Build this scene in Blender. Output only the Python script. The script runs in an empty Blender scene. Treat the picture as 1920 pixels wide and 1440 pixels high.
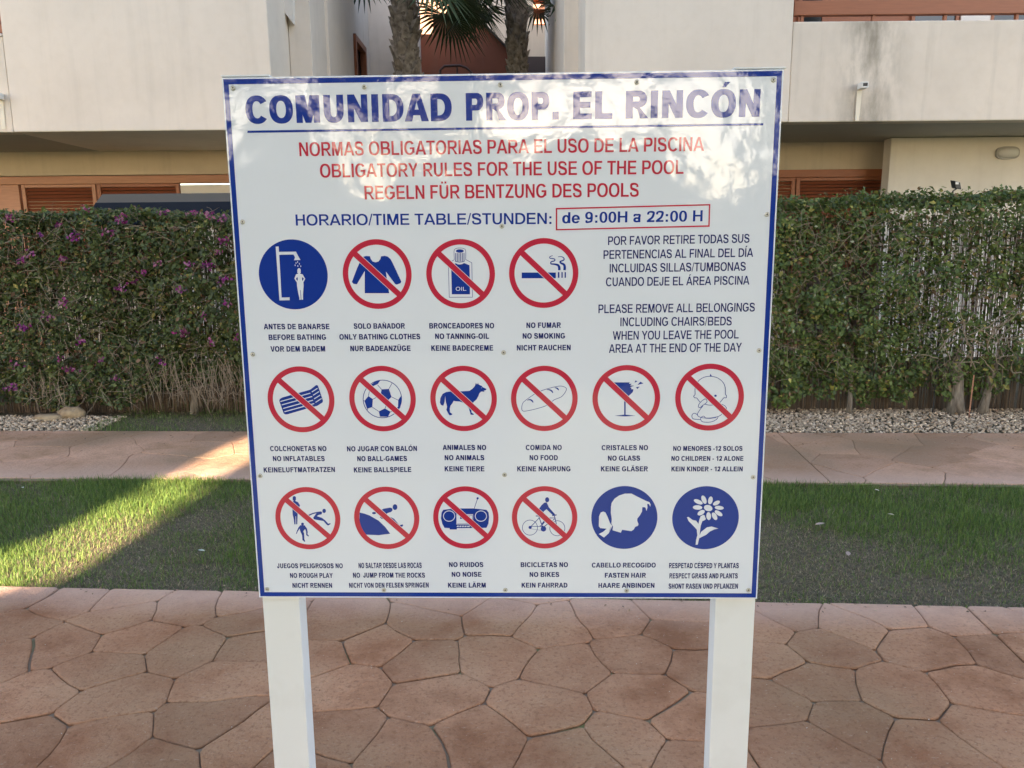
import bpy, bmesh, math, random
import numpy as np
from mathutils import Vector, Matrix, noise
from mathutils.geometry import delaunay_2d_cdt
R = math.radians
random.seed(7); rng = np.random.default_rng(7)
S = bpy.context.scene
C = S.collection

# ------------------------------------------------------------------ camera
EYE = Vector((0, 0, 1.55)); FPX = 1450.0
_p, _r = R(10.261), R(-0.536)
FWD = Vector((0, math.cos(_p), -math.sin(_p))); _u = Vector((0, math.sin(_p), math.cos(_p))); _x = Vector((1, 0, 0))
RGT = _x * math.cos(_r) + _u * math.sin(_r); UPV = -_x * math.sin(_r) + _u * math.cos(_r)
cam = bpy.data.cameras.new('camera'); cam.sensor_width = 36; cam.lens = 36 * FPX / 1920
cam.clip_start = 0.05; cam.clip_end = 500
co = bpy.data.objects.new('camera', cam); C.objects.link(co); S.camera = co
m = Matrix((RGT, UPV, -FWD)).transposed().to_4x4(); m.translation = EYE; co.matrix_world = m

# ------------------------------------------------------------------ light
SUN_EL, SUN_ROT = 24.0, 185.1
W = bpy.data.worlds.new('World'); S.world = W; W.use_nodes = True
nt = W.node_tree; sky = nt.nodes.new('ShaderNodeTexSky'); sky.sky_type = 'NISHITA'; sky.sun_disc = False
sky.sun_elevation = R(SUN_EL); sky.sun_rotation = R(SUN_ROT); sky.dust_density = 0.9; sky.air_density = 1.0; sky.ozone_density = 1.0
nt.links.new(sky.outputs[0], nt.nodes['Background'].inputs[0]); nt.nodes['Background'].inputs[1].default_value = 0.12
sl = bpy.data.lights.new('sun', 'SUN'); sl.energy = 5.0; sl.angle = R(0.5); sl.color = (1, .90, .74)
so = bpy.data.objects.new('sun', sl); C.objects.link(so)
SD = Vector((math.sin(R(SUN_ROT)) * math.cos(R(SUN_EL)), math.cos(R(SUN_ROT)) * math.cos(R(SUN_EL)), math.sin(R(SUN_EL))))
so.rotation_euler = SD.to_track_quat('Z', 'Y').to_euler(); so.location = (0, -5, 25)
V = S.view_settings; S.display_settings.display_device = 'sRGB'
V.view_transform = 'Standard'; V.look = 'None'; V.gamma = 1; V.use_curve_mapping = False; V.exposure = 2.56
V.use_white_balance = True; V.white_balance_temperature = 7350; V.white_balance_tint = 16   # the camera's own white balance, set for open shade
S.render.film_transparent = False

# ------------------------------------------------------------------ helpers
def ray(px, py): return FWD * FPX + RGT * (px - 960) - UPV * (py - 720)
def at(px, py, y):                       # the point seen there at distance y
    d = ray(px, py); return EYE + d * (y / d.y)
def gnd(px, py, z=0.0):                  # the point of the ground seen there
    d = ray(px, py); return EYE + d * ((z - EYE.z) / d.z)

def tag(o, label=None, cat=None, group=None, kind=None):
    if label: o['label'] = label
    if cat: o['category'] = cat
    if group: o['group'] = group
    if kind: o['kind'] = kind
    return o
def thing(name, label, cat, loc=(0, 0, 0), rz=0, group=None):
    o = bpy.data.objects.new(name, None); C.objects.link(o); o.empty_display_size = .1
    o.location = loc; o.rotation_euler = (0, 0, rz); return tag(o, label, cat, group)
def link(name, me, mat=None, parent=None, local=False):
    o = bpy.data.objects.new(name, me); C.objects.link(o)
    for k in (mat if isinstance(mat, (list, tuple)) else [mat]):
        if k and k.name not in [x.name for x in me.materials if x]: me.materials.append(k)
    if parent:
        o.parent = parent
        if not local:                    # the mesh is in world coordinates
            pm = parent_matrix(parent); o.matrix_parent_inverse = pm.inverted()
    return o
def parent_matrix(o):
    mm = Matrix.LocRotScale(o.location, o.rotation_euler, o.scale)
    return (parent_matrix(o.parent) @ o.matrix_parent_inverse @ mm) if o.parent else mm
def mesh(name, vs, fs, smooth=False):
    me = bpy.data.meshes.new(name); me.from_pydata([tuple(v) for v in vs], [], fs)
    if smooth: me.shade_smooth()
    me.update(); return me
def npmesh(name, verts, tris, cols=None, smooth=False):
    me = bpy.data.meshes.new(name); n = len(verts); k = len(tris)
    me.vertices.add(n); me.vertices.foreach_set('co', np.asarray(verts, np.float32).ravel())
    me.loops.add(k * 3); me.loops.foreach_set('vertex_index', np.asarray(tris, np.int32).ravel())
    me.polygons.add(k); me.polygons.foreach_set('loop_start', np.arange(0, 3 * k, 3, dtype=np.int32))
    if smooth: me.polygons.foreach_set('use_smooth', np.ones(k, bool))
    me.update(calc_edges=True)
    if cols is not None:
        a = me.color_attributes.new('Col', 'FLOAT_COLOR', 'POINT')
        a.data.foreach_set('color', np.concatenate([cols, np.ones((n, 1))], 1).astype(np.float32).ravel())
    return me
class B:                                  # mesh builder
    def __init__(s): s.v = []; s.f = []
    def add(s, vs, fs):
        n = len(s.v); s.v += [Vector(v) for v in vs]; s.f += [tuple(i + n for i in f) for f in fs]; return s
    def box(s, x0, x1, y0, y1, z0, z1):
        return s.add([(x, y, z) for z in (z0, z1) for y in (y0, y1) for x in (x0, x1)],
                     [(0, 2, 3, 1), (4, 5, 7, 6), (0, 1, 5, 4), (2, 6, 7, 3), (0, 4, 6, 2), (1, 3, 7, 5)])
    def prism(s, poly, y0, y1):           # poly in x,z, from y0 (front) to y1
        n = len(poly)
        return s.add([(x, y0, z) for x, z in poly] + [(x, y1, z) for x, z in poly],
                     [tuple(range(n)), tuple(range(2 * n - 1, n - 1, -1))] + [(i, i + n, (i + 1) % n + n, (i + 1) % n) for i in range(n)])
    def tube(s, pts, rad, k=6, caps=True):
        pts = [Vector(p) for p in pts]; n = len(pts); rr = rad if isinstance(rad, (list, tuple)) else [rad] * n
        vs = []; a = None
        for i, p in enumerate(pts):
            t = (pts[min(i + 1, n - 1)] - pts[max(i - 1, 0)]).normalized()
            a = (t.orthogonal() if a is None else (a - t * a.dot(t))).normalized(); b = t.cross(a)
            vs += [p + (a * math.cos(2 * math.pi * j / k) + b * math.sin(2 * math.pi * j / k)) * rr[i] for j in range(k)]
        fs = [(i * k + j, i * k + (j + 1) % k, (i + 1) * k + (j + 1) % k, (i + 1) * k + j) for i in range(n - 1) for j in range(k)]
        if caps: fs += [tuple(range(k - 1, -1, -1)), tuple(range((n - 1) * k, n * k))]
        return s.add(vs, fs)
    def build(s, name, mat, parent=None, bevel=0, smooth=False, local=False):
        o = link(name, mesh(name, s.v, s.f, smooth), mat, parent, local)
        if bevel:
            b = o.modifiers.new('bevel', 'BEVEL'); b.width = bevel; b.segments = 2; b.limit_method = 'ANGLE'
        return o

# ------------------------------------------------------------------ materials
def mat(name, col=(.5, .5, .5), rough=.8, spec=.5, metal=0, **k):
    M = bpy.data.materials.new(name); M.use_nodes = True; b = M.node_tree.nodes['Principled BSDF']
    b.inputs['Base Color'].default_value = (*col, 1); b.inputs['Roughness'].default_value = rough
    b.inputs['Specular IOR Level'].default_value = spec; b.inputs['Metallic'].default_value = metal
    return M
def N(M, t, **k):
    n = M.node_tree.nodes.new(t)
    for a, b in k.items():
        if a in n.inputs: n.inputs[a].default_value = b
        else: setattr(n, a, b)
    return n
def L(M, a, b): M.node_tree.links.new(a, b)
def coord(M, scale=(1, 1, 1), world=False):
    if world: src = N(M, 'ShaderNodeNewGeometry').outputs['Position']
    else: src = N(M, 'ShaderNodeTexCoord').outputs['Object']
    mp = N(M, 'ShaderNodeMapping'); mp.inputs['Scale'].default_value = scale; L(M, src, mp.inputs[0]); return mp.outputs[0]
def noi(M, c, scale, detail=4, rough=.55):
    n = N(M, 'ShaderNodeTexNoise'); n.inputs['Scale'].default_value = scale; n.inputs['Detail'].default_value = detail
    n.inputs['Roughness'].default_value = rough; L(M, c, n.inputs['Vector']); return n.outputs['Fac']
def ramp(M, f, stops):
    r = N(M, 'ShaderNodeValToRGB'); e = r.color_ramp.elements
    while len(e) < len(stops): e.new(.5)
    for i, (p, c) in enumerate(stops): e[i].position = p; e[i].color = (*c, 1) if len(c) == 3 else c
    L(M, f, r.inputs[0]); return r.outputs[0]
def mix(M, f, a, b, mode='MIX'):
    n = N(M, 'ShaderNodeMix', data_type='RGBA', blend_type=mode)
    for s, q in ((f, 0), (a, 6), (b, 7)):
        if isinstance(s, (int, float)): n.inputs[q].default_value = s
        elif isinstance(s, tuple): n.inputs[q].default_value = (*s, 1)
        else: L(M, s, n.inputs[q])
    return n.outputs[2]
def bump(M, h, strength, dist):
    b = N(M, 'ShaderNodeBump'); b.inputs['Strength'].default_value = strength; b.inputs['Distance'].default_value = dist
    L(M, h, b.inputs['Height']); L(M, b.outputs[0], M.node_tree.nodes['Principled BSDF'].inputs['Normal']); return b
def base(M, c): L(M, c, M.node_tree.nodes['Principled BSDF'].inputs['Base Color'])

def plaster(name, col, streak=0.0, dirt=.35, stain=None):
    M = mat(name, col, .9, .25); w = coord(M, world=True); d = tuple(x * .72 for x in col)
    n1 = noi(M, w, 1.1, 6, .6); n2 = noi(M, w, 9, 5)
    c = mix(M, ramp(M, n1, [(.4, (0, 0, 0)), (.75, (dirt,) * 3)]), col, d)
    c = mix(M, ramp(M, n2, [(.45, (0, 0, 0)), (.8, (dirt * .5,) * 3)]), c, (d[0] * 1.05, d[1], d[2] * .92))
    if streak:                            # rain marks running down the wall
        ws = coord(M, (3.2, 3.2, .22), world=True); n3 = noi(M, ws, 1.6, 6, .62)
        c = mix(M, ramp(M, n3, [(.52, (0, 0, 0)), (.72, (streak,) * 3)]), c, (.22, .19, .145))
    if stain is not None:                 # damp dark patch round the drain spout
        sx = N(M, 'ShaderNodeSeparateXYZ'); L(M, w, sx.inputs[0]); d1_ = N(M, 'ShaderNodeMath', operation='SUBTRACT'); d1_.inputs[1].default_value = stain; L(M, sx.outputs[0], d1_.inputs[0])
        ab = N(M, 'ShaderNodeMath', operation='ABSOLUTE'); L(M, d1_.outputs[0], ab.inputs[0]); mr = N(M, 'ShaderNodeMapRange', interpolation_type='SMOOTHSTEP'); mr.inputs[1].default_value = .55; mr.inputs[2].default_value = .05; L(M, ab.outputs[0], mr.inputs[0])
        mu = N(M, 'ShaderNodeMath', operation='MULTIPLY'); L(M, mr.outputs[0], mu.inputs[0]); wn = coord(M, (2.5, 2.5, .9), world=True); L(M, ramp(M, noi(M, wn, 2.2, 7, .65), [(.38, (0, 0, 0)), (.68, (.85,) * 3)]), mu.inputs[1])
        c = mix(M, mu.outputs[0], c, (.27, .235, .185))
    base(M, c); bump(M, noi(M, w, 160, 3), .25, .002); return M
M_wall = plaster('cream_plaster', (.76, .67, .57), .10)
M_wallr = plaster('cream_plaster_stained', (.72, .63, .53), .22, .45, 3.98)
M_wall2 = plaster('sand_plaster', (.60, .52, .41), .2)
M_wall3 = plaster('white_plaster', (.76, .71, .65), .08)
M_lime = mat('lime_deposit', (.80, .72, .58), .9)
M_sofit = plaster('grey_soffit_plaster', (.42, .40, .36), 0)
M_terra = plaster('terracotta_plaster', (.25, .095, .06), .1)
M_peach = plaster('peach_plaster', (.34, .20, .14), .1)
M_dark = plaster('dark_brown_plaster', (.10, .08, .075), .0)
def wood(name, col):
    M = mat(name, col, .5, .4); w = coord(M, (1.5, 14, 14)); n = noi(M, w, 4, 5)
    base(M, mix(M, n, tuple(c * .75 for c in col), tuple(c * 1.2 for c in col))); bump(M, n, .15, .002); return M
M_wood = wood('terracotta_wood', (.33, .115, .055)); M_woodl = wood('tan_wood', (.44, .20, .115)); M_louv = wood('louvre_wood', (.24, .07, .035))
M_glass = mat('dark_window_glass', (.02, .022, .025), .06, .5)
M_canv = mat('blue_grey_canvas', (.085, .11, .155), 1.0, .05); _w = coord(M_canv); base(M_canv, mix(M_canv, noi(M_canv, _w, 3), (.012, .016, .026), (.024, .03, .042)))
M_canvt = mat('light_grey_canvas', (.12, .105, .085), 1.0, 0)
M_black = mat('black_plastic', (.015, .015, .017), .4)
M_lamp = mat('frosted_lamp_glass', (.55, .54, .52), .25)
M_lampr = mat('grey_lamp_rim', (.35, .34, .32), .5)
M_pipe = mat('white_pvc', (.72, .70, .66), .45)
M_metal = mat('dark_railing_metal', (.10, .06, .05), .45, .5, .3)

# powder-coated posts
M_post = mat('white_powder_coat', (.78, .79, .79), .32, .5); _w = coord(M_post)
base(M_post, mix(M_post, ramp(M_post, noi(M_post, _w, 6, 5), [(.5, (0, 0, 0)), (.78, (.5,) * 3)]), (.78, .79, .79), (.60, .585, .55)))
bump(M_post, noi(M_post, _w, 900, 2), .08, .0003)
M_rivet = mat('zinc_rivet', (.55, .53, .48), .38, .5, .75); M_mandrel = mat('dark_rivet_core', (.06, .055, .05), .6, .5, .3)

def laminate(name, col):                  # printed vinyl under a glossy laminate
    M = mat(name, col, .07, .5); b = M.node_tree.nodes['Principled BSDF']
    b.inputs['IOR'].default_value = 1.55
    w = coord(M, world=True)
    a = noi(M, w, 34, 2, .5); c = noi(M, w, 9, 2, .5); dd = noi(M, w, 150, 2, .5)
    add = N(M, 'ShaderNodeMath', operation='MULTIPLY_ADD'); add.inputs[1].default_value = 5.5; L(M, c, add.inputs[0]); L(M, a, add.inputs[2])
    add2 = N(M, 'ShaderNodeMath', operation='MULTIPLY_ADD'); add2.inputs[1].default_value = .13; L(M, dd, add2.inputs[0]); L(M, add.outputs[0], add2.inputs[2])
    bump(M, add2.outputs[0], 1.0, .00038)
    return M
M_white = laminate('white_laminate', (.755, .80, .885)); M_blue = laminate('blue_print', (.010, .042, .30)); M_red = laminate('red_print', (.56, .030, .065))
M_navy = laminate('navy_print', (.018, .028, .155))

def attr_mat(name, rough=.6, trans=.0, spec=.3):
    M = mat(name, (.1, .1, .1), rough, spec); a = N(M, 'ShaderNodeVertexColor', layer_name='Col'); base(M, a.outputs[0])
    if trans:
        t = N(M, 'ShaderNodeBsdfTranslucent'); L(M, a.outputs[0], t.inputs[0]); mx = N(M, 'ShaderNodeMixShader'); mx.inputs[0].default_value = trans
        o = M.node_tree.nodes['Material Output']; L(M, M.node_tree.nodes['Principled BSDF'].outputs[0], mx.inputs[1]); L(M, t.outputs[0], mx.inputs[2]); L(M, mx.outputs[0], o.inputs[0])
    return M
M_leaf = attr_mat('leaf', .48, .3, .4); M_grassb = attr_mat('grass_blade', .6, .3, .25); M_peb = attr_mat('pebble', .8); M_bract = attr_mat('bract', .6, .35)
M_reed = attr_mat('reed', .8); M_tree = attr_mat('tree_leaf', .6, .25)

M_bark = mat('bark', (.2, .16, .12), .9); _w = coord(M_bark, (6, 6, 1.2), True); _n = noi(M_bark, _w, 7, 6)
base(M_bark, ramp(M_bark, _n, [(.3, (.10, .075, .055)), (.7, (.30, .25, .19))])); bump(M_bark, _n, .7, .01)
M_twig = mat('dry_twig', (.26, .20, .14), .8)

# ground materials
M_soil = mat('soil', (.08, .06, .04), .95, .2); _w = coord(M_soil, world=True); _n = noi(M_soil, _w, 35, 6, .65); _n2 = noi(M_soil, _w, 1.6, 3)
base(M_soil, mix(M_soil, _n2, ramp(M_soil, _n, [(.3, (.09, .065, .045)), (.7, (.24, .175, .12))]), ramp(M_soil, _n, [(.3, (.05, .05, .025)), (.7, (.11, .10, .05))]))); bump(M_soil, _n, .8, .01)
M_far = mat('far_lawn', (.05, .08, .03), .95, .2); _w = coord(M_far, world=True); _n = noi(M_far, _w, 6, 6); base(M_far, ramp(M_far, _n, [(.3, (.03, .05, .02)), (.7, (.09, .10, .04))]))
def stone_mat(name, lo, hi, moss=.4, edge=None):
    M = mat(name, hi, .85, .12); w = coord(M, world=True)
    oi = N(M, 'ShaderNodeObjectInfo').outputs['Random']
    c = ramp(M, noi(M, w, 2.6, 8, .68), [(.36, lo), (.66, hi)])
    hs = N(M, 'ShaderNodeHueSaturation'); mr = N(M, 'ShaderNodeMapRange'); mr.inputs[3].default_value = .84; mr.inputs[4].default_value = 1.14
    L(M, oi, mr.inputs[0]); L(M, mr.outputs[0], hs.inputs['Value']); L(M, c, hs.inputs['Color'])
    c = mix(M, ramp(M, noi(M, w, 1.3, 5, .6), [(.46, (0, 0, 0)), (.64, (moss,) * 3)]), hs.outputs[0], (.16, .12, .06))
    ws = coord(M, (1, 3, 1), True)       # pale scuffs and crumbs trodden into the surface
    c = mix(M, ramp(M, noi(M, ws, 38, 3, .6), [(.62, (0, 0, 0)), (.74, (.45,) * 3)]), c, (.58, .42, .31))
    c = mix(M, ramp(M, noi(M, w, 150, 2), [(.70, (0, 0, 0)), (.76, (.6,) * 3)]), c, (.55, .45, .36))
    c = mix(M, ramp(M, noi(M, w, 60, 4, .7), [(.34, (.6,) * 3), (.48, (0, 0, 0))]), c, tuple(x * .7 for x in lo))
    if edge:                             # trowelled band, bleached by feet, along the lawn edge
        sx = N(M, 'ShaderNodeSeparateXYZ'); L(M, w, sx.inputs[0]); e1 = N(M, 'ShaderNodeMath', operation='MULTIPLY_ADD'); e1.inputs[1].default_value = edge[0]; L(M, sx.outputs[0], e1.inputs[0]); L(M, sx.outputs[1], e1.inputs[2])
        e2 = N(M, 'ShaderNodeMath', operation='MULTIPLY_ADD'); e2.inputs[1].default_value = .22; L(M, noi(M, w, 3.5, 5, .6), e2.inputs[0]); L(M, e1.outputs[0], e2.inputs[2])
        mr2 = N(M, 'ShaderNodeMapRange'); mr2.inputs[1].default_value = edge[1]; mr2.inputs[2].default_value = edge[2]; mr2.inputs[3].default_value = 0; mr2.inputs[4].default_value = .6; L(M, e2.outputs[0], mr2.inputs[0])
        c = mix(M, mr2.outputs[0], c, (.66, .43, .32))
    base(M, c)
    add = N(M, 'ShaderNodeMath', operation='MULTIPLY_ADD'); add.inputs[1].default_value = 3.5; L(M, noi(M, w, 14, 6, .68), add.inputs[0]); L(M, noi(M, w, 120, 4, .6), add.inputs[2])
    bump(M, add.outputs[0], .8, .006); return M
M_stone = stone_mat('stamped_stone', (.32, .140, .070), (.60, .315, .178), .4, (.067, 3.07, 3.30))
M_stone2 = stone_mat('stamped_stone_worn', (.38, .21, .115), (.66, .37, .24), .6, (.052, 5.42, 5.05))
M_joint = mat('mossy_joint', (.1, .09, .07), .95, .2); _w = coord(M_joint, world=True)
base(M_joint, ramp(M_joint, noi(M_joint, _w, 5, 6), [(.35, (.22, .135, .085)), (.52, (.27, .19, .125)), (.66, (.17, .18, .06))])); bump(M_joint, noi(M_joint, _w, 150, 3), .5, .003)
M_rock = mat('ochre_rock', (.34, .24, .13), .9); _w = coord(M_rock); base(M_rock, ramp(M_rock, noi(M_rock, _w, 8, 6), [(.3, (.18, .11, .06)), (.7, (.42, .31, .18))])); bump(M_rock, noi(M_rock, _w, 20, 5), .6, .01)

# ------------------------------------------------------------------ ground
# the garden is turned a little against the sign: these lines give y along x
def y_near(x): return 3.235 - .067 * x        # far edge of the near path
def y_g2(x): return 4.95 - .052 * x - .004 * x * x + 0.0      # near edge of the far path
def y_p2(x): return 6.31 - .049 * x           # far edge of the far path
def y_hed(x): return 7.12 - .035 * x          # foot of the hedges
tag(link('ground', mesh('ground', [(-150, -150, -.06), (150, -150, -.06), (150, 150, -.06), (-150, 150, -.06)], [(0, 1, 2, 3)]), M_far), kind='structure')
def strip(name, f0, f1, z, mt, x0=-8, x1=8, n=33, thick=.05):
    xs = [x0 + (x1 - x0) * i / (n - 1) for i in range(n)]; b = B()
    vs = [(x, f0(x), z) for x in xs] + [(x, f1(x), z) for x in xs] + [(x, f0(x), z - thick) for x in xs] + [(x, f1(x), z - thick) for x in xs]
    fs = []
    for i in range(n - 1):
        fs += [(i, i + 1, n + i + 1, n + i), (2 * n + i, 2 * n + i + 1, i + 1, i), (n + i, n + i + 1, 3 * n + i + 1, 3 * n + i)]
    fs += [(0, n, 3 * n, 2 * n), (n - 1, 3 * n - 1, 4 * n - 1, 2 * n - 1)]
    return tag(b.add(vs, fs).build(name, mt), kind='structure')
bed = strip('soil_bed', lambda x: y_near(x) + .003, lambda x: 8.9, -.028, M_soil, thick=.03)
path1 = strip('garden_path', lambda x: .55, y_near, -.010, M_joint)
path2 = strip('garden_path', y_g2, y_p2, -.008, M_joint)

def clip(poly, a, b, c):                 # keep a*x+b*y<=c
    out = []
    for i in range(len(poly)):
        p, q = poly[i], poly[(i + 1) % len(poly)]; dp = a * p[0] + b * p[1] - c; dq = a * q[0] + b * q[1] - c
        if dp <= 0: out.append(p)
        if dp * dq < 0:
            t = dp / (dp - dq); out.append((p[0] + (q[0] - p[0]) * t, p[1] + (q[1] - p[1]) * t))
    return out
def wob(x, y, s=1.0):
    v = noise.noise_vector((x * 5.5, y * 5.5, 3.1)) * .022 * s + noise.noise_vector((x * 22, y * 22, 9)) * .0035 * s
    return x + v.x, y + v.y
def stones(seeds, bounds, mt, parent, gap, cut=None, ymax=None, ymin=None, zs=.0015):
    for i, (sx, sy) in enumerate(seeds):
        poly = [(sx - 1, sy - 1), (sx + 1, sy - 1), (sx + 1, sy + 1), (sx - 1, sy + 1)]
        x0, x1, y0, y1 = bounds
        for a, b, c in ((-1, 0, -x0), (1, 0, x1), (0, -1, -y0), (0, 1, y1)): poly = clip(poly, a, b, c)
        if ymax: k, c0 = ymax; poly = clip(poly, -k, 1, c0 - .002)      # y <= c0 + k x
        if ymin: k, c0 = ymin; poly = clip(poly, k, -1, -c0 - .002)
        for j, (qx, qy) in enumerate(seeds):
            if j == i: continue
            dx, dy = qx - sx, qy - sy; d = math.hypot(dx, dy)
            if d > 1.9: continue
            rs = random.Random(min(i, j) * 9173 + max(i, j)); g = gap * (1.0 if rs.random() < .25 else .3) * rs.uniform(.6, 1.3)
            poly = clip(poly, dx / d, dy / d, (dx * (qx + sx) + dy * (qy + sy)) / 2 / d - g)
            if len(poly) < 3: break
        if len(poly) < 3: continue
        polys = [poly]
        if cut:                          # the straight saw cut across the slab
            (ax, ay), (bx, by) = cut; nx, ny = by - ay, ax - bx; ln = math.hypot(nx, ny); nx /= ln; ny /= ln
            c = nx * ax + ny * ay; polys = [q for q in (clip(poly, nx * g_, ny * g_, c * g_ - .003) for g_ in (1, -1)) if len(q) > 2]
        for poly in polys:
          cx = sum(p[0] for p in poly) / len(poly); cy = sum(p[1] for p in poly) / len(poly)
          ring = []
          for q in range(len(poly)):       # cut corners, then subdivide and wobble
              p0, p, p1 = poly[q - 1], poly[q], poly[(q + 1) % len(poly)]
              for o_ in (p0, p1):
                  ln = math.hypot(o_[0] - p[0], o_[1] - p[1]); t = min(.2, .013 / max(ln, 1e-6)); ring.append((p[0] + (o_[0] - p[0]) * t, p[1] + (o_[1] - p[1]) * t))
          pts = []
          for q in range(len(ring)):
              a_, b_ = ring[q], ring[(q + 1) % len(ring)]; ln = math.hypot(a_[0] - b_[0], a_[1] - b_[1]); k = max(1, int(ln / .06))
              for t in range(k):
                  x = a_[0] + (b_[0] - a_[0]) * t / k; y = a_[1] + (b_[1] - a_[1]) * t / k
                  edge = (ymax and abs(y - ymax[1] - ymax[0] * x) < .01) or (ymin and abs(y - ymin[1] - ymin[0] * x) < .01)
                  if cut and abs(nx * x + ny * y - c) < .008: edge = True
                  pts.append((x, y) if edge else wob(x, y))
          n = len(pts)
          if n < 4: continue
          h = random.uniform(-zs, zs); tx, ty = random.gauss(0, .002), random.gauss(0, .002)
          def zz(x, y, z): return z + h + tx * (x - cx) + ty * (y - cy)
          def ins(x, y, d):
              l_ = max(.02, math.hypot(x - cx, y - cy)); f = max(0, 1 - d / l_); return cx + (x - cx) * f, cy + (y - cy) * f
          vs = [(x, y, -.014) for x, y in pts] + [(x, y, zz(x, y, -.0045)) for x, y in pts]
          for d, z in ((.003, -.0012), (.009, .0000)): vs += [(*ins(x, y, d), zz(x, y, z)) for x, y in pts]
          vs.append((cx, cy, zz(cx, cy, .0004)))
          fs = [(r * n + q, r * n + (q + 1) % n, (r + 1) * n + (q + 1) % n, (r + 1) * n + q) for r in range(3) for q in range(n)]
          fs += [(3 * n + q, 3 * n + (q + 1) % n, 4 * n) for q in range(n)]
          link('stone', mesh('stone', vs, fs), mt, parent)
def fill(seeds, x0, x1, y0, y1, dmin, tries=6000):
    rs = random.Random(5)
    for _ in range(tries):
        p = (rs.uniform(x0, x1), rs.uniform(y0, y1))
        if all(((p[0] - q[0]) ** 2 + ((p[1] - q[1]) * 1.15) ** 2) > dmin * dmin for q in seeds): seeds.append(p)
    return seeds
near = []
for sc, ox, oy, ps in ((3.0, 0, 1060, [(40, 170), (450, 190), (700, 175), (270, 245), (655, 290), (1060, 235), (1390, 190), (1410, 320), (30, 370), (340, 440), (745, 410), (1075, 470), (1420, 450), (10, 520), (190, 730), (560, 580), (640, 750), (1280, 640), (1150, 880), (560, 985), (60, 1010), (1370, 990), (870, 1130), (410, 1120)]),
                       (2.2857, 540, 1080, [(230, 210), (600, 200), (890, 175), (1120, 215), (1390, 185), (1660, 145), (1680, 245), (700, 110), (360, 290), (120, 345), (590, 360), (890, 335), (1190, 390), (1500, 335), (1770, 380), (240, 470), (620, 520), (1060, 560), (1510, 510), (1700, 620), (200, 690), (815, 680), (1480, 700), (480, 750), (1230, 790), (60, 800), (1720, 800)]),
                       (3.097, 1300, 1080, [(560, 225), (920, 290), (1080, 210), (1330, 400), (1580, 260), (1800, 420), (760, 400), (430, 470), (390, 300), (720, 610), (1210, 680), (1690, 670), (490, 740), (900, 850), (700, 990), (1760, 900), (1390, 1000), (1880, 700)])):
    for x, y in ps:
        g = gnd(ox + x / sc, oy + y / sc)
        if all(math.hypot(g.x - a, g.y - b) > .13 for a, b in near): near.append((g.x, g.y))
near = fill(near, -4.2, 4.2, .9, 3.6, .36)
cutA, cutB = gnd(1818, 1143), gnd(1925, 1245)
stones(near, (-4.3, 4.3, .8, 4.0), M_stone, path1, .0048, cut=((cutA.x, cutA.y), (cutB.x, cutB.y)), ymax=(-.067, 3.235))
far = [(gnd(px, py).x, gnd(px, py).y) for px, py in [(60, 850), (150, 880), (200, 835), (300, 870), (120, 825), (380, 840), (440, 875), (1460, 850), (1520, 890), (1560, 835), (1600, 870), (1650, 840), (1700, 890), (1740, 855), (1800, 830), (1840, 880), (1900, 850), (1650, 820), (1500, 820)]]
far = fill(far, -6.2, 6.2, 4.5, 6.8, .42)
c1, c2 = gnd(1462, 815), gnd(1552, 899)
stones(far, (-6.3, 6.3, 4.4, 6.9), M_stone2, path2, .0032, cut=((c1.x, c1.y), (c2.x, c2.y)), ymax=(-.049, 6.31), ymin=(-.052, 4.95), zs=.001)

# ------------------------------------------------------------------ grass
def grass(name, n, x0, x1, f0, f1, lush, length=.045):
    x = rng.uniform(x0, x1, n); t = rng.uniform(0, 1, n); y = f0(x) * (1 - t) + f1(x) * t
    k = np.array([noise.noise((a * .9, b * .9, 2)) + .5 * noise.noise((a * 3, b * 3, 5)) for a, b in zip(x, y)])
    lsh = np.clip(lush(x, t) + k * 1.15, 0, 1)
    keep = rng.random(n) < (.8 + .2 * lsh); x, y, lsh, t = x[keep], y[keep], lsh[keep], t[keep]; n = len(x)
    dry = rng.random(n) < (.80 - .74 * lsh)
    ln = length * rng.uniform(.4, 1.3, n) * (.5 + .75 * lsh); ln = np.where(dry, ln * .8, ln)
    az = rng.uniform(0, 2 * np.pi, n); tilt = np.where(dry, rng.uniform(.7, 1.5, n), rng.uniform(.1, 1.0, n)); w = rng.uniform(.0007, .0018, n)
    dx, dy = np.cos(az), np.sin(az); sx, sy = -dy * w, dx * w
    def P(f, lift): return np.stack([x + dx * ln * np.sin(tilt) * f, y + dy * ln * np.sin(tilt) * f, -.026 + ln * lift], 1)
    side = np.stack([sx, sy, 0 * sx], 1)
    m1 = P(.35, .5 * np.cos(tilt) + .1); m2 = P(1.0, .85 * np.cos(tilt) + .05 + .12 * rng.random(n))
    b0 = P(0, 0)
    v = np.stack([b0 - side, b0 + side, m1 - side * .8, m1 + side * .8, m2], 1).reshape(-1, 3)
    i = np.arange(n)[:, None] * 5; tr = np.concatenate([i + [[0, 1, 3]], i + [[0, 3, 2]], i + [[2, 3, 4]]], 0)
    g = rng.uniform(.7, 1.35, n)[:, None]; mixy = rng.random(n)[:, None]
    green = (np.array([.072, .145, .034]) * (1 - mixy) + np.array([.20, .265, .058]) * mixy) * g
    dead = (np.array([.25, .18, .10]) * (1 - mixy) + np.array([.52, .41, .25]) * mixy ** 1.6 + 0 * np.array([1, 1, 1]) * mixy) * g * .85
    c = np.where(dry[:, None], dead, green); c = np.repeat(c, 5, 0)
    tag(link(name, npmesh(name, v, tr, c), M_grassb), 'short patchy lawn grass with dry brown blades', 'grass', kind='stuff')
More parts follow.
